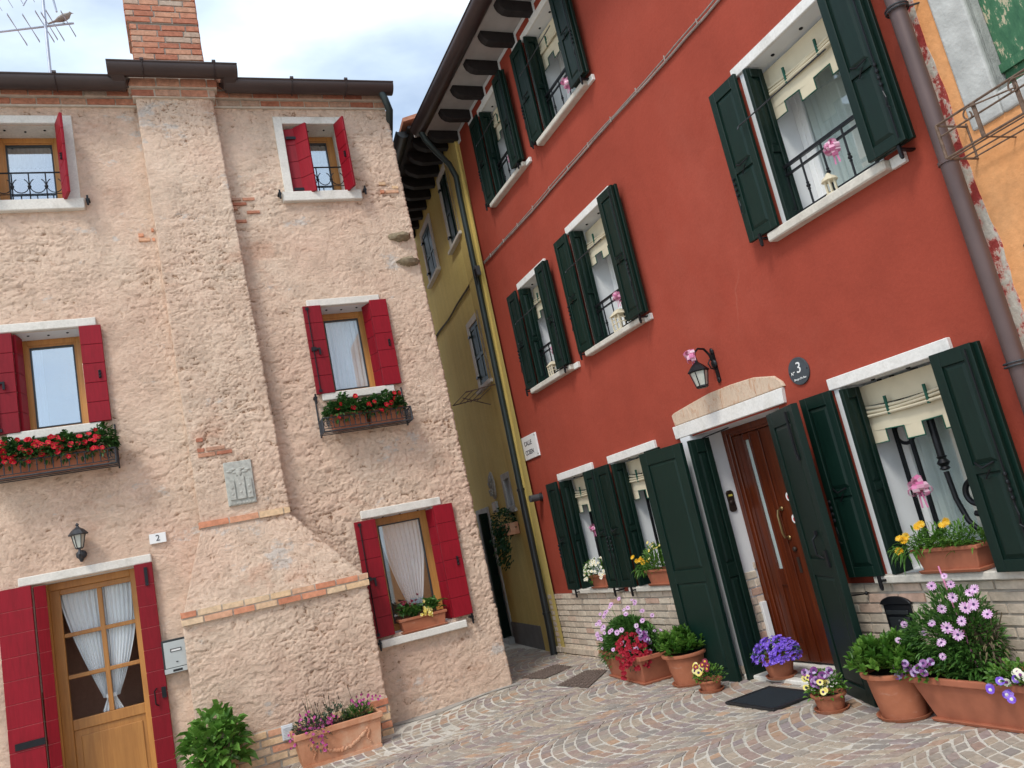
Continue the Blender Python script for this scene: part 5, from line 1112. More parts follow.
# long ornate terracotta planter
t = thing('ornate_planter', 'long pale terracotta planter with a moulded garland, magenta flowers and dry stalks', 'planter', 'L', -1.985, .515, -.115, rz=.03)
trough(t, .74, .28, .82, .33, .34, rim=.055, mat='terra_old', tray=False, rimw=.016)
mb = MB(); 
for k in range(40):
    u = k/39; x = -.24+.48*u; z = .20-.10*math.sin(math.pi*u); mb.ball((x, -.158-.006*r.random(), z+r.uniform(-.008, .008)), r.uniform(.012, .020), 1, .6, 1, 8, 5)
for s in (-1, 1):
    for k in range(9): mb.ball((s*(.26+.012*math.sin(k)), -.160, .22-.016*k), .014-.0007*k, 1, .6, 1.1, 8, 5)
mb.box(-.375, .375, -.160, -.140, .015, .045); mb.build('garland', M['terra_old'], t, smooth=True)
mb = MB(); foliage(mb, (.22, -.0, .33), (.15, .13, .12), 520, .045, .010, r, up=.5, droop=.1); mb.build('foliage', M['leaf_mid'], t)
mb = MB(); foliage(mb, (-.22, -.03, .33), (.20, .14, .13), 420, .04, .016, r, up=.5, droop=.2); foliage(mb, (-.20, -.16, .28), (.10, .06, .14), 120, .035, .014, r, up=-.1, hemi=False); foliage(mb, (-.0, .02, .33), (.12, .1, .16), 130, .04, .02, r, up=.6); mb.build('foliage', M['leaf_grey'], t)
mb = MB()
for _ in range(30):
    b0 = Vector((r.uniform(-.3, .3), r.uniform(-.1, .1), .3)); tp = b0+Vector((r.uniform(-.12, .1), r.uniform(-.05, .05), r.uniform(.12, .36))); mb.tone = r.random(); stems(mb, b0, tp, .0025, r)
    if r.random() < .5: mb.tone = .05; mb.tube([tp, tp+Vector((r.uniform(-.005, .005), 0, .035))], [.006, .003], 5)
mb.build('dry_stalks', M['stem_brown'], t)
mb = MB()
for _ in range(95):
    c_ = r.choice([(-.18, -.13, .36), (-.20, -.18, .28), (-.32, -.08, .42), (-.20, -.14, .33), (-.08, -.12, .37)]); bloom(mb, Vector(c_)+Vector((r.gauss(0, .045), r.gauss(0, .03), r.gauss(0, .04))), FC+rv3(r)*.6, .014, 5, r, 1, cr=.2)
for _ in range(22): bloom(mb, Vector((.28+r.gauss(0, .09), -.05+r.gauss(0, .04), .47+r.gauss(0, .035))), FC+rv3(r)*.6, .014, 5, r, 1, cr=.2)
for _ in range(7): bloom(mb, Vector((-.17+r.gauss(0, .012), -.21, .16+r.gauss(0, .03))), FC+rv3(r)*.6, .013, 5, r, 1, cr=.2)
for _ in range(10): bloom(mb, Vector((-.40+r.gauss(0, .03), -.1, .28+r.gauss(0, .04))), FC+rv3(r)*.6, .013, 5, r, 1, cr=.2)
mb.build('flowers', [M['f_magenta'], M['f_centre']], t)

# flower racks with boxes on the peach house
def rack(x0, x1, zb, label):
    t = thing('flower_rack', label, 'flower rack', 'L', (x0+x1)/2, .02, zb, group='wrought iron flower racks under the first floor windows'); w = x1-x0; d = .27; h = .15
    mb = MB()
    for z in (0, h): mb.tube([(-w/2, 0, z), (-w/2, -d, z), (w/2, -d, z), (w/2, 0, z)], .008, 6)
    mb.tube([(-w/2, -d, .03), (w/2, -d, .03)], .005, 5)
    for s in (-1, 1): mb.tube([(s*w/2, -d, 0), (s*w/2, -d, h)], .010, 6); mb.tube([(s*w/2, -.01, -.02), (s*w/2, -.01, .44)], .009, 6)
    for k in range(3): mb.tube([(-w/2, -d*(k+.5)/3, 0), (w/2, -d*(k+.5)/3, 0)], .005, 5)
    n = 17
    for k in range(1, n): x = -w/2+w*k/n; mb.tube([(x, -d, .03), (x, -d, h)], .0055, 5); mb.ball((x, -d, .09), .010, 1, .6, 1, 6, 4)
    for s in (-1, 1):
        for k in range(1, 6): mb.tube([(s*w/2, -d*k/6, .0), (s*w/2, -d*k/6, h)], .0045, 4)
        for q in (0, 1, 2): mb.tube([(s*(w/2-.03-.03*q)+.018*math.cos(a), -d-.004, .085+.03*math.sin(a)) for a in np.linspace(0, 5.2, 10)], .004, 4)
    mb.build('basket', M['iron_grey'], t)
rack(-4.80, -3.64, 3.115, 'grey iron flower rack under the middle left window, holding the fullest red flowers')
rack(-1.60, -.60, 3.115, 'grey iron flower rack under the middle right window, holding a sparser box')
def rackbox(x0, x1, zb, nl, nf, label, seed, boxes=1, fr='f_scarlet'):
    r = random.Random(seed); t = thing('flower_box', label, 'flower box', 'L', (x0+x1)/2, .155, zb, group='flower boxes standing in the iron racks'); w = x1-x0
    for k in range(boxes):
        ww = w/boxes-.03; e = bpy.data.objects.new('trough', None); 
        mb = MB(); xc = -w/2+w*(k+.5)/boxes; mb.hexa([(xc-ww/2+.01, -.075, 0), (xc+ww/2-.01, -.075, 0), (xc+ww/2-.01, .075, 0), (xc-ww/2+.01, .075, 0), (xc-ww/2, -.088, .15), (xc+ww/2, -.088, .15), (xc+ww/2, .088, .15), (xc-ww/2, .088, .15)]); mb.box(xc-ww/2-.008, xc+ww/2+.008, -.096, .096, .145, .17); mb.build('trough', M['terracotta'], t, bevel=.004)
        bpy.data.objects.remove(e)
    mb = MB(); lm = 3 if nl < 700 else 7
    for k in range(lm): foliage(mb, (-w/2+w*(k+.5)/lm+r.uniform(-.02, .02), -.01, .17), (w/lm*.72, .16, .17*r.uniform(.75, 1.2)), nl//lm*3, .060, .032, r, up=.1, droop=.3, inner=.2)
    for k in range(lm): foliage(mb, (-w/2+w*(k+.5)/lm, -.10, .15), (w/lm*.6, .07, .06), nl//lm//5, .05, .025, r, up=-.3, hemi=False)
    mb.build('foliage', M['leaf_dark'], t)
    for k in range(nf): mb = MB(); x = r.uniform(-w/2, w/2); z = r.uniform(.10, .34); y = -.15*math.sqrt(max(0.05, 1-((z-.15)/.24)**2))-.02; bloom(mb, (x, y, z), FC+rv3(r)*.5, r.uniform(.022, .032), 5, r, 1, .25, .16, 1.0); mb.build('flower', [M[fr], M['f_gold']], t)
rackbox(-4.76, -3.70, 3.135, 1150, 62, 'long terracotta box crowded with red flowers under the middle left window', 3)
rackbox(-1.50, -.66, 3.135, 760, 15, 'terracotta boxes of glossy leaves with a few red flowers under the middle right window', 4, boxes=2)
# box on the lower right sill
t = thing('flower_box', 'terracotta box with wine red and yellow flowers on the lower crimson window sill', 'flower box', 'L', -.84, .0, .818)
trough(t, .46, .15, .52, .17, .16, rim=.03, tray=True, mat='terracotta')
r = random.Random(8); mb = MB()
for cx, cz, L_ in ((-.16, .16, .16), (.14, .17, .17), (-.05, .14, .12)):
    for _ in range(60): a = r.uniform(0, 6.28); d = Vector((math.cos(a)*.8, math.sin(a)*.6-.1, r.uniform(.2, 1.2))); mb.tone = r.random(); leaf(mb, Vector((cx+r.gauss(0, .03), r.gauss(0, .02), cz+r.uniform(0, .10))), d, L_*r.uniform(.6, 1.1), .036, r, droop=.35)
mb.build('foliage', M['leaf_mid'], t)
for _ in range(11): mb = MB(); p = Vector((-.15+r.gauss(0, .06), -.05+r.gauss(0, .03), .30+r.gauss(0, .04))); bloom(mb, p, Vector((0, -.3, 1))+rv3(r)*.3, .020, 5, r, 0, .9); mb.build('flower', [M['f_wine'], M['f_gold']], t)
for _ in range(17): mb = MB(); p = Vector((.04+r.gauss(0, .04), -.11+r.gauss(0, .02), .19+r.gauss(0, .04))); bloom(mb, p, FC+rv3(r)*.5, .020, 5, r, 1, .4, .25); mb.build('flower', [M['f_lemon'], M['f_gold']], t)

# window sill boxes of the red house
FC = Vector((.85, -.85, .3))
def sillbox(x, z, l, h, label, seed, w=.17):
    t = thing('flower_box', label, 'flower box', 'R', x, .0, z, group='terracotta flower boxes on the stone window sills'); trough(t, l*.84, w*.82, l, w, h, rim=.025, tray=True); return t
t = sillbox(1.80, .822, .38, .15, 'small terracotta box of cream daisies on the sill furthest down the wall', 5); r = random.Random(5)
mb = MB(); foliage(mb, (-.04, -.02, .15), (.22, .14, .16), 420, .03, .018, r, up=.2); foliage(mb, (-.16, -.04, .13), (.1, .1, .10), 120, .03, .018, r, up=0, hemi=False); mb.build('foliage', M['leaf_bright'], t)
mb = MB(); flowers_over(mb, (-.05, -.02, .15), (.23, .15, .17), 62, .020, 9, r, FC, -.3, cut=-.1, cr=.3, spread=.3); mb.build('flowers', [M['f_white'], M['f_gold']], t)
t = sillbox(3.10, .822, .46, .16, 'terracotta box of upright leaves with orange and lemon flowers beside the door shutter', 6); r = random.Random(6)
mb = MB(); foliage(mb, (-.05, -.01, .15), (.24, .13, .24), 460, .07, .014, r, up=.8, droop=.15, inner=.2); foliage(mb, (-.25, -.04, .14), (.1, .1, .12), 110, .075, .013, r, up=-.1, droop=.5); mb.build('foliage', M['leaf_bright'], t)
[bl(t, 'flower', [M['f_yellow'], M['f_gold']], (-.30+r.gauss(0, .05), -.08+r.gauss(0, .03), .27+r.gauss(0, .035)), Vector((.4, -1, .6))+rv3(r)*.4, .026, 9, r, 1, .5, .25) for _ in range(8)]
[bl(t, 'flower', [M['f_lemon'], M['f_gold']], (.02+r.gauss(0, .08), -.07+r.gauss(0, .04), .36+r.gauss(0, .04)), Vector((0, -.6, 1))+rv3(r)*.5, .017, 6, r, 1, .6, .25) for _ in range(14)]
t = sillbox(6.44, .822, .46, .16, 'terracotta box of spiky leaves with golden flowers on the right-hand sill', 7, .19); r = random.Random(9)
mb = MB()
for k in range(7): foliage(mb, (-.22+.07*k, -.02, .15), (.07, .11, .10+.03*r.random()), 85, .085, .012, r, up=.45, droop=.35, inner=.1)
foliage(mb, (-.26, -.06, .14), (.10, .10, .08), 110, .09, .012, r, up=-.1, droop=.6); mb.build('foliage', M['leaf_bright'], t)
for p in ((-.30, -.13, .16), (-.24, -.13, .22), (-.22, -.12, .25), (-.13, -.10, .30), (-.11, -.09, .31), (.04, -.08, .29), (.06, -.06, .31), (-.26, -.14, .24)): mb = MB(); bloom(mb, p, Vector((.3, -1, .5))+rv3(r)*.5, .027, 13, r, 1, .35, .22); mb.build('flower', [M['f_yellow'], M['f_gold']], t)

# ground pots along the red house (x, out)
FC = Vector((.85, -.85, .35))
r = random.Random(31)
t = thing('flower_planter', 'large terracotta trough of lilac daisies and crimson pinks under the small windows', 'planter', 'R', 2.85, .37, 0, rz=-.10)
trough(t, .78, .34, .98, .42, .27, rim=.04)
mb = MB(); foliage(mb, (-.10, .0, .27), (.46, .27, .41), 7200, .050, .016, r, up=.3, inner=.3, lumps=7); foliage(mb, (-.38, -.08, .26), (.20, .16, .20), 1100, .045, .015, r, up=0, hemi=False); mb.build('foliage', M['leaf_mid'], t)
daisies(t, (-.10, -.02, .29), (.46, .28, .42), 46, .029, r, [M['f_pink'], M['f_centre']])
daisies(t, (-.42, -.10, .26), (.16, .14, .16), 8, .026, r, [M['f_pink'], M['f_centre']])
mb = MB(); foliage(mb, (.22, -.14, .26), (.23, .13, .16), 420, .035, .008, r, up=.2, hemi=False); mb.build('pinks_foliage', M['leaf_grey'], t)
mb = MB(); flowers_over(mb, (.22, -.14, .26), (.24, .14, .18), 120, .022, 6, r, FC, -.6, 0, .4, .35, cut=.1); [bloom(mb, (.20+r.gauss(0, .03), -.29, .13+r.gauss(0, .03)), FC+rv3(r)*.4, .022, 6, r, 0, .35) for _ in range(7)]; mb.build('crimson_flowers', [M['f_red'], M['f_centre']], t)
mb = MB(); foliage(mb, (.38, -.02, .34), (.13, .12, .14), 150, .035, .02, r, up=.3); mb.build('viola_foliage', M['leaf_mid'], t)
[bl(t, 'flower', [M['f_plum'], M['f_centre']], (.38+r.gauss(0, .06), -.08+r.gauss(0, .04), .42+r.gauss(0, .05)), FC+rv3(r)*.4, .026, 5, r, 1, .1, .4, 1.1) for _ in range(14)]
def succulent(t, c, R3, n, r, L=.055, Wd=.032, mat='leaf_bright'):
    mb = MB()
    for _ in range(n//7):
        v = rv3(r); v.z = abs(v.z)*.8+.1; p = Vector(c)+Vector((v.x*R3[0], v.y*R3[1], v.z*R3[2]))*(r.random()**.4)
        ax = (Vector((v.x*.6, v.y*.6, .9))+rv3(r)*.25).normalized(); u, w = frame_of(p, p+ax); tn = r.uniform(.1, .9)
        for k in range(8): a = k*2.4; d = (u*math.cos(a)+w*math.sin(a))*(.9-.07*k)+ax*(.35+.10*k); mb.tone = min(1, max(0, tn+r.uniform(-.15, .2))); leaf(mb, p+ax*(k*.004), d, L*r.uniform(.8, 1.1), Wd, r, fold=.15, droop=.0)
    mb.build('foliage', M[mat], t)
t = thing('potted_succulent', 'round terracotta pot of glossy green rosettes between the long trough and the door shutter', 'potted plant', 'R', 3.66, .36, 0); round_pot(t, .135, .185, .28); succulent(t, (0, 0, .27), (.21, .21, .22), 1150, r, mat='leaf_bright')
def pansies(t, c, R3, nl, groups, r, L=.04):
    mb = MB(); foliage(mb, c, R3, nl, L, .022, r, up=.35); mb.build('foliage', M['leaf_bright'], t)
    for nm, mat, cen, n, cc, sp, R in groups:
        for _ in range(n):
            mb = MB(); p = Vector(cc)+Vector((r.uniform(-1.5, 1.5)*sp[0], r.uniform(-1.5, 1.5)*sp[1], r.uniform(-1.2, 1.2)*sp[2])); bloom(mb, p, Vector((.6, -.8, .4))+rv3(r)*.35, R, 5, r, 1, .08, .42, 1.15); mb.build('flower', [M[mat], M[cen]], t)
t = thing('pansy_pot', 'tiny terracotta pot of yellow and dark pansies in front of the left door shutter', 'potted plant', 'R', 4.11, .46, 0); round_pot(t, .075, .10, .10, rim=.022, rimr=.008)
pansies(t, (0, 0, .10), (.14, .13, .11), 170, [('yellow_pansies', 'f_lemon', 'f_centre', 7, (-.02, -.07, .20), (.055, .03, .02), .028), ('dark_pansies', 'f_wine', 'f_gold', 6, (.05, -.05, .23), (.05, .03, .02), .024)], r)
t = thing('bellflower_pot', 'terracotta pot overflowing with violet bellflowers on the doorstep', 'potted plant', 'R', 4.50, .02, .032); round_pot(t, .095, .13, .17, rim=.03)
mb = MB(); foliage(mb, (0, 0, .17), (.17, .17, .12), 330, .03, .018, r, up=.1); mb.build('foliage', M['leaf_mid'], t)
mb = MB(); flowers_over(mb, (0, 0, .165), (.185, .185, .145), 420, .017, 5, r, Vector((-.2, -.5, .6)), -.15, 0, .5, .45, (.9, 1.08)); mb.build('flowers', [M['f_purple'], M['f_centre']], t)
t = thing('pansy_pot', 'small terracotta pot of mauve and cream pansies at the right end of the doormat', 'potted plant', 'R', 5.50, .46, 0); round_pot(t, .085, .11, .12, rim=.025, rimr=.008)
pansies(t, (0, 0, .12), (.15, .15, .15), 260, [('mauve_pansies', 'f_plum', 'f_centre', 13, (0, -.06, .24), (.075, .04, .04), .026), ('cream_pansies', 'f_lemon', 'f_centre', 12, (-.0, -.07, .20), (.07, .04, .04), .022)], r)
t = thing('potted_succulent', 'round weathered terracotta pot of bright green rosettes in front of the black letter box', 'potted plant', 'R', 6.03, .36, 0); round_pot(t, .135, .18, .29); succulent(t, (0, 0, .28), (.24, .22, .21), 1300, r, .06, .034)
t = thing('flower_planter', 'large terracotta trough of tall lilac daisies and violas under the right-hand sill', 'planter', 'R', 6.58, .24, 0, rz=.02)
trough(t, .60, .24, .78, .34, .27, rim=.04)
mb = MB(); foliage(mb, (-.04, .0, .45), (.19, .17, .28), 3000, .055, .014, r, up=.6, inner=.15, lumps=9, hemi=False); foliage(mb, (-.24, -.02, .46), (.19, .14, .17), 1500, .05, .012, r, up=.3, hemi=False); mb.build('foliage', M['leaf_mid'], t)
mb = MB(); [stems(mb, Vector((.08+r.gauss(0, .03), .03, .24)), Vector((.05+r.gauss(0, .10), .03+r.gauss(0, .05), .6)), .006, r) for _ in range(16)]; foliage(mb, (.12, -.02, .40), (.10, .08, .16), 160, .035, .012, r, up=-.6, droop=.6, hemi=False); mb.build('dry_stems', M['stem_brown'], t)
for k, (x, y, z, R) in enumerate([(-.06, -.16, .62, .036), (.02, -.14, .70, .036), (.10, -.12, .76, .036), (.16, -.12, .70, .04), (.20, -.10, .78, .036), (.24, -.10, .80, .038), (.05, -.18, .60, .042), (.10, -.17, .56, .042), (.16, -.18, .64, .045), (.00, -.20, .52, .040), (-.02, -.2, .44, .032), (.27, -.1, .66, .040), (.22, -.12, .72, .04), (-.38, -.12, .50, .034), (-.30, -.12, .60, .026), (.13, -.14, .84, .030), (-.02, -.12, .83, .030), (.07, -.1, .88, .026), (-.4, -.1, .40, .028), (-.14, -.16, .56, .026)]):
    mb = MB(); bloom(mb, (0, 0, 0), Vector((.5, -.8, .3))+rv3(r)*.4, R*r.uniform(.62, .95), r.choice([11, 12, 13, 14]), r, 1, r.uniform(0, .22), .25, .8); mb.build('blossom', [M['f_pink'], M['f_centre']], t, loc=(x-.05, y, z-.03))
pansies(t, (-.30, -.14, .27), (.16, .12, .12), 260, [('viola_flowers', 'f_plum', 'f_centre', 15, (-.30, -.22, .33), (.09, .02, .04), .023)], r)
pansies(t, (.30, -.12, .27), (.16, .12, .09), 260, [('viola_flowers', 'f_purple', 'f_white', 7, (.28, -.22, .27), (.07, .02, .05), .022), ('pale_violas', 'f_white', 'f_plum', 6, (.36, -.2, .32), (.05, .02, .03), .021)], r)
mb = MB(); mb.tube([(.0, -.03, .3), (-.05, -.04, .90)], .005, 6); mb.build('support_cane', M['pink_ribbon'], t)

# doormats
t = thing('doormat', 'dark rubber doormat on the cobbles in front of door 3', 'doormat', 'R', 4.86, .45, .004, rz=.03)
box('mat', M['mat'], t, -.27, .27, -.225, .225, 0, .014, .004); mb = MB(); picture_frame(mb, -.275, .275, -.23, .23, -.0, .018, .03); o = mb.build('border', M['black'], t, bevel=.003); o.rotation_euler = (R_(90), 0, 0); o.location = (0, 0, .0)
t = thing('doormat', 'small grey doormat lying on the doorstep of door 3', 'doormat', 'R', 4.84, -.12, .034); box('mat', M['mat_grey'], t, -.26, .26, -.12, .12, 0, .012, .004)

# things on the red wall
t = thing('wall_lamp', 'black iron wall lantern with frosted panes and a pink bow above door 3', 'lamp', 'R', 4.68, .0, 2.62); t.scale = (.86, .86, .86)
mb = MB(); mb.box(-.022, .022, -.014, 0, -.12, .20); mb.ball((0, -.02, .06), .04, 1, .6, 1.2, 10, 8); mb.ball((0, -.015, .19), .025, 1, .5, 1.4, 8, 6); mb.ball((0, -.015, -.11), .022, 1, .5, 1.5, 8, 6)
mb.tube([(0, -.02, .06), (0, -.05, .16), (0, -.10, .225), (0, -.17, .235), (0, -.22, .20), (0, -.23, .15)], [.014, .013, .012, .011, .010, .009], 8); mb.tube([(0, -.02, .0), (0, -.07, .02), (0, -.09, .07), (0, -.06, .11), (0, -.03, .09)], .007, 6)
mb.build('bracket', M['iron'], t, smooth=True)
mb = MB(); c_ = (0, -.23, 0); mb.lathe([(.105, 0), (.11, .008), (.06, .065), (.02, .10), (.012, .15)], c_, 6); mb.lathe([(.05, -.165), (.062, -.155), (.058, -.14)], c_, 6)
for k in range(6): a = math.pi*k/3; mb.tube([(.058*math.cos(a), -.23+.058*math.sin(a), -.145), (.092*math.cos(a), -.23+.092*math.sin(a), .0)], .0065, 4)
mb.build('cage', M['iron'], t); MB().lathe([(.052, -.142), (.084, -.002)], c_, 6).build('glass_shade', M['frost'], t)
def bow(fr, x, o_, z, label, s=1., seed=1):
    r = random.Random(seed); t = MB()
    for k in range(13):
        v = (rv3(r)+Vector((0, -.5, .1))).normalized(); u, w = frame_of(Vector((0, 0, 0)), v); L_ = .060*s*r.uniform(.8, 1.15); ww = .017*s; t.tone = r.random()
        P = []
        for i in range(9):
            a = 2*math.pi*i/8; P.append(v*(L_*.5*(1-math.cos(a)))+w*(.022*s*math.sin(a)))
        for i in range(8): t.tone = min(1, max(0, .5+.5*math.sin(i*1.7+k))); t.poly([P[i]-u*ww, P[i]+u*ww, P[i+1]+u*ww, P[i+1]-u*ww])
    for k in range(2): t.tone = .3; t.poly([(-.01+.015*k, -.01, 0), (.005+.015*k, -.012, 0), (.02*(k*2-.5)+.015, -.02, -.10*s), (.02*(k*2-.5), -.02, -.10*s)])
    o = tag(t.build('ribbon_bow', M['pink_ribbon'], None), label, 'bow', 'shiny pink ribbon bows'); return place(o, fr, x, o_, z)
bow('R', 4.655, .20, 2.775, 'shiny pink ribbon bow tied to the black lamp over door 3', 1.15, 1)
bow('R', 6.47, .0, 3.70, 'shiny pink ribbon bow on the railing of the large upper right window', 1.15, 2)
bow('R', 3.46, .0, 3.74, 'shiny pink ribbon bow on the railing of the middle first floor window', 1.1, 3)
bow('R', 1.86, .0, 3.66, 'shiny pink ribbon bow on the first floor railing nearest the alley', .9, 4)
bow('R', 3.50, .0, 6.18, 'shiny pink ribbon bow on the second top floor window railing', 1.2, 5)
bow('R', 1.92, .0, 6.17, 'shiny pink ribbon bow on the top floor railing nearest the alley', 1.2, 6)
bow('R', 6.35, .03, 1.36, 'shiny pink ribbon bow on the scrolled grille above the golden flowers', 1.3, 7)
bow('R', 1.84, .0, 1.50, 'shiny pink ribbon bow in the ground floor window nearest the alley', 1., 8)
def ornament(x, z, kind, label):
    t = thing('lantern_ornament', label, 'ornament', 'R', x, -.0, z, group='cream lantern ornaments on the first floor sills'); mb = MB()
    if kind == 0:
        mb.lathe([(.05, 0), (.05, .012), (.04, .014)], n=12); mb.lathe([(.042, .10), (.058, .105), (.05, .125), (.022, .145), (.012, .16), (.004, .165)], n=12)
        for k in range(6): a = k*math.pi/3; mb.tube([(.036*math.cos(a), .036*math.sin(a), .01), (.036*math.cos(a), .036*math.sin(a), .105)], .006, 5)
    else:
        s = kind; mb.box(-.06*s, .06*s, -.05*s, .05*s, 0, .012)
        for x_ in (-.055, 0, .055):
            for y_ in (-.045, .045): mb.box(x_*s-.006, x_*s+.006, y_*s-.006, y_*s+.006, .01, .13*s)
        for z_ in (.06, .095): mb.box(-.058*s, .058*s, -.048*s, -.040*s, z_*s, z_*s+.008); mb.box(.050*s, .058*s, -.04*s, .04*s, z_*s, z_*s+.008)
        mb.hexa([(-.07*s, -.06*s, .13*s), (.07*s, -.06*s, .13*s), (.07*s, .06*s, .13*s), (-.07*s, .06*s, .13*s), (-.03*s, -.02*s, .175*s), (.03*s, -.02*s, .175*s), (.03*s, .02*s, .175*s), (-.03*s, .02*s, .175*s)])
    mb.build('lantern', M['blind'], t)
ornament(6.36, 3.412, 0, 'small round cream lantern on the sill of the large upper right window')
ornament(3.40, 3.402, 1.25, 'square cream lantern house on the middle first floor window sill')
ornament(1.72, 3.372, 1.0, 'small cream lantern on the first floor sill nearest the alley')
t = thing('house_number_plate', 'round slate plate with an ornate white number 3 to the right of door 3', 'house number', 'R', 5.60, .0, 2.35)
mb = MB(); mb.prism([(.105*math.cos(a), .105*math.sin(a)) for a in np.linspace(0, 2*math.pi, 41)[:-1]], -.014, .0); mb.build('disc', M['slate'], t, bevel=.002)
text_mesh('number', '3', .115, M['white_paint'], t, .008, -.016, .022, shear=.1); text_mesh('small_text', 'N\u00b0', .034, M['white_paint'], t, -.062, -.016, -.008, shear=.3); text_mesh('small_text', 'Borgo De Bao', .022, M['white_paint'], t, .0, -.016, -.058, shear=.3)
for x in (-.092, .092): MB().ball((x, -.014, .0), .008, 1, .5, 1, 8, 5).build('screw', M['black'], t)
t = thing('street_sign', 'white marble street name plate beside the downpipe of the red house', 'sign', 'R', .58, .0, 2.69)
box('plate', M['white_paint'], t, -.27, .27, -.022, 0, -.155, .155, .004); text_mesh('lettering', 'CALLE', .085, M['ink'], t, 0, -.024, .055); text_mesh('lettering', 'COSEN', .085, M['ink'], t, 0, -.024, -.065)
for x in (-.24, .24):
    for z in (-.125, .125): MB().ball((x, -.022, z), .010, 1, .5, 1, 8, 5).build('screw', M['iron'], t)
t = thing('wall_spotlight', 'small dark grey cylindrical light fixed low on the red wall by the downpipe', 'light fitting', 'R', .62, .0, 2.02)
mb = MB(); mb.tube([(-.02, -.0, 0), (-.02, -.17, .0)], .045, 14); mb.build('housing', M['grey_box'], t, smooth=True); MB().tube([(.0, 0, 0), (-.02, -.02, 0)], .055, 14).build('base', M['black'], t)
t = thing('letter_box', 'black cast iron letter slot plate set in the pale brick plinth', 'letter box', 'R', 5.90, .03, .32)
mb = MB(); mb.box(-.115, .115, -.012, 0, 0, .30); mb.prism([(.13*math.cos(a), .30+.055*math.sin(a)) for a in np.linspace(0, math.pi, 15)], -.022, 0); mb.build('body', M['iron'], t, bevel=.004)
mb = MB(); mb.box(-.09, .09, -.026, -.012, .235, .262); mb.box(-.085, .085, -.02, -.012, .03, .215); mb.ball((0, -.02, .19), .012); mb.box(-.10, .10, -.03, -.012, .0, .016); mb.build('flap', M['gutter_dark'], t, bevel=.003)
mb = MB()
for dz, rr in ((0, .011), (.026, .007)):
    rr_ = random.Random(int(dz*100)+2); pts = [(x, -.018-dz*.2, 5.37+dz-.0055*x+.008*math.sin(x*2.1+dz*50)+rr_.uniform(-.004, .004)) for x in np.linspace(.42, 7.22, 46)]; mb.tube(pts, rr, 6)
for k in range(14): x = .7+k*.49; mb.tube([(x, -.032, 5.355-.0055*x), (x, -.032, 5.41-.0055*x)], .006, 5)
o = tag(mb.build('wall_cable', M['cable'], None, smooth=True), 'painted cable running across the red wall between the first and top floor windows', 'cable'); place(o, 'R', 0, 0, 0)
mb = MB()
for dz in (0, .03): mb.tube([(x, -.02, 5.36+dz+.01*math.sin(x*4)-.05*math.sin((x+3.3)/3.5*math.pi)*(.5+dz*10)) for x in np.linspace(-3.3, .0, 20)], .010, 5)
o = tag(mb.build('wall_cable', M['stem_brown'], None, smooth=True), 'thin brown cable sagging along the ochre yellow wall', 'cable'); place(o, 'Y', 0, 0, 0)
t = thing('cable_box', 'tangle of junction fittings where the cable meets the green downpipe', 'junction box', 'R', .34, .10, 5.25)
mb = MB(); mb.box(-.05, .04, -.05, .02, -.02, .12); mb.build('box', M['grey_box'], t, bevel=.004)
mb = MB(); [mb.tube([(-.04, -.05, .1), (.05+k*.02, -.08, .05), (.02, -.06, -.10-.03*k), (-.05, -.03, .0)], .006, 5) for k in range(3)]; mb.build('wires', M['iron'], t)
# drying rack on the yellow house
t = thing('drying_rack', 'folding metal drying rack below the middle window of the yellow house', 'drying rack', 'Y', -.55, .02, 3.72)
mb = MB(); [mb.tube([(-.45, -.08-.09*k, -.02), (.45, -.08-.09*k, -.02)], .006, 5) for k in range(5)]; mb.tube([(-.45, 0, .02), (-.45, -.46, -.03)], .009, 5); mb.tube([(.45, 0, .02), (.45, -.46, -.03)], .009, 5); mb.tube([(0, 0, -.18), (0, -.40, -.02)], .008, 5); mb.build('frame', M['iron_rust'], t)
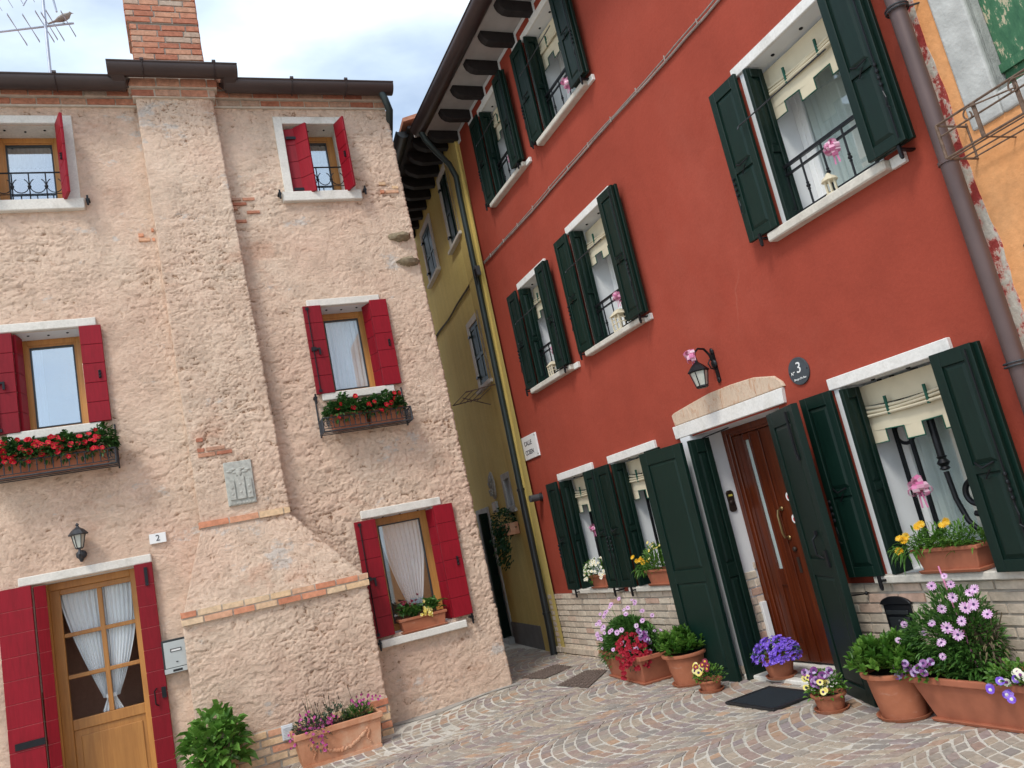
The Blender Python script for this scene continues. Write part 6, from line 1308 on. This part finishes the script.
# yellow wall details
t = thing('relief_plaque', 'oval carved stone relief on the ochre yellow wall above the alley door', 'plaque', 'Y', -1.40, .0, 2.42)
mb = MB(); mb.ball((0, 0, 0), .20, .72, .22, 1.1, 20, 12); mb.build('oval', M['relief'], t, smooth=True); mb = MB(); r = random.Random(4); [mb.ball((r.uniform(-.09, .09), -.05, r.uniform(-.15, .15)), r.uniform(.012, .028), 1, .6, 1.4, 8, 5) for _ in range(26)]; mb.build('carving', M['relief'], t, smooth=True)
t = thing('meter_box', 'small square grey box under the oval relief on the yellow wall', 'box', 'Y', -1.42, .0, 2.09); box('cover', M['stone_grey'], t, -.10, .10, -.045, 0, -.08, .08, .004); box('rim', M['stone'], t, -.085, .085, -.052, -.045, -.065, .065, .003)
t = thing('trailing_ivy', 'trailing green ivy hanging from a small box below the little yellow house window', 'potted plant', 'Y', -.62, .02, 1.62)
box('box', M['terra_old'], t, -.24, .24, -.20, -.01, -.0, .17, .006); r = random.Random(17)
mb = MB(); foliage(mb, (-.02, -.12, .20), (.32, .17, .20), 420, .05, .045, r, up=0, droop=.4, hemi=False)
for cx, L_, n in ((-.26, .52, 150), (-.02, .60, 130), (.18, .36, 80), (-.12, .35, 90)):
    for _ in range(n): z = -L_*r.random(); mb.tone = r.random(); leaf(mb, Vector((cx+r.gauss(0, .05), -.2+r.gauss(0, .035), .15+z)), Vector((r.uniform(-.6, .6), -.6, -.6)), .045, .04, r)
mb.build('foliage', M['leaf_ivy'], t)
mb = MB(); mb.tube([(-.2, -.1, .1), (-.26, -.2, -.35)], .004, 4); mb.tube([(0, -.1, .1), (-.02, -.2, -.42)], .004, 4); mb.build('stems', M['stem_brown'], t)
# hooks on brick
mb = MB(); mb.tube([(0, 0, 0), (0, -.05, 0), (-.16, -.06, -.012)], .005, 5); mb.ball((0, -.02, 0), .014); o = tag(mb.build('shutter_hook', M['iron'], None), 'thin black iron hook in the brick plinth beside the right door shutter', 'hook'); place(o, 'R', 5.68, .03, .70)
# fallen petal on the paving
mb = MB(); bloom(mb, (0, 0, .006), Vector((0, 0, 1)), .022, 5, random.Random(2), 0); o = tag(mb.build('fallen_blossom', [M['f_red'], M['f_centre']], None), 'single red blossom fallen on the paving by the peach wall', 'blossom'); o.location = (-1.17, 8.08, ground_z(-1.17, 8.08)+.004)
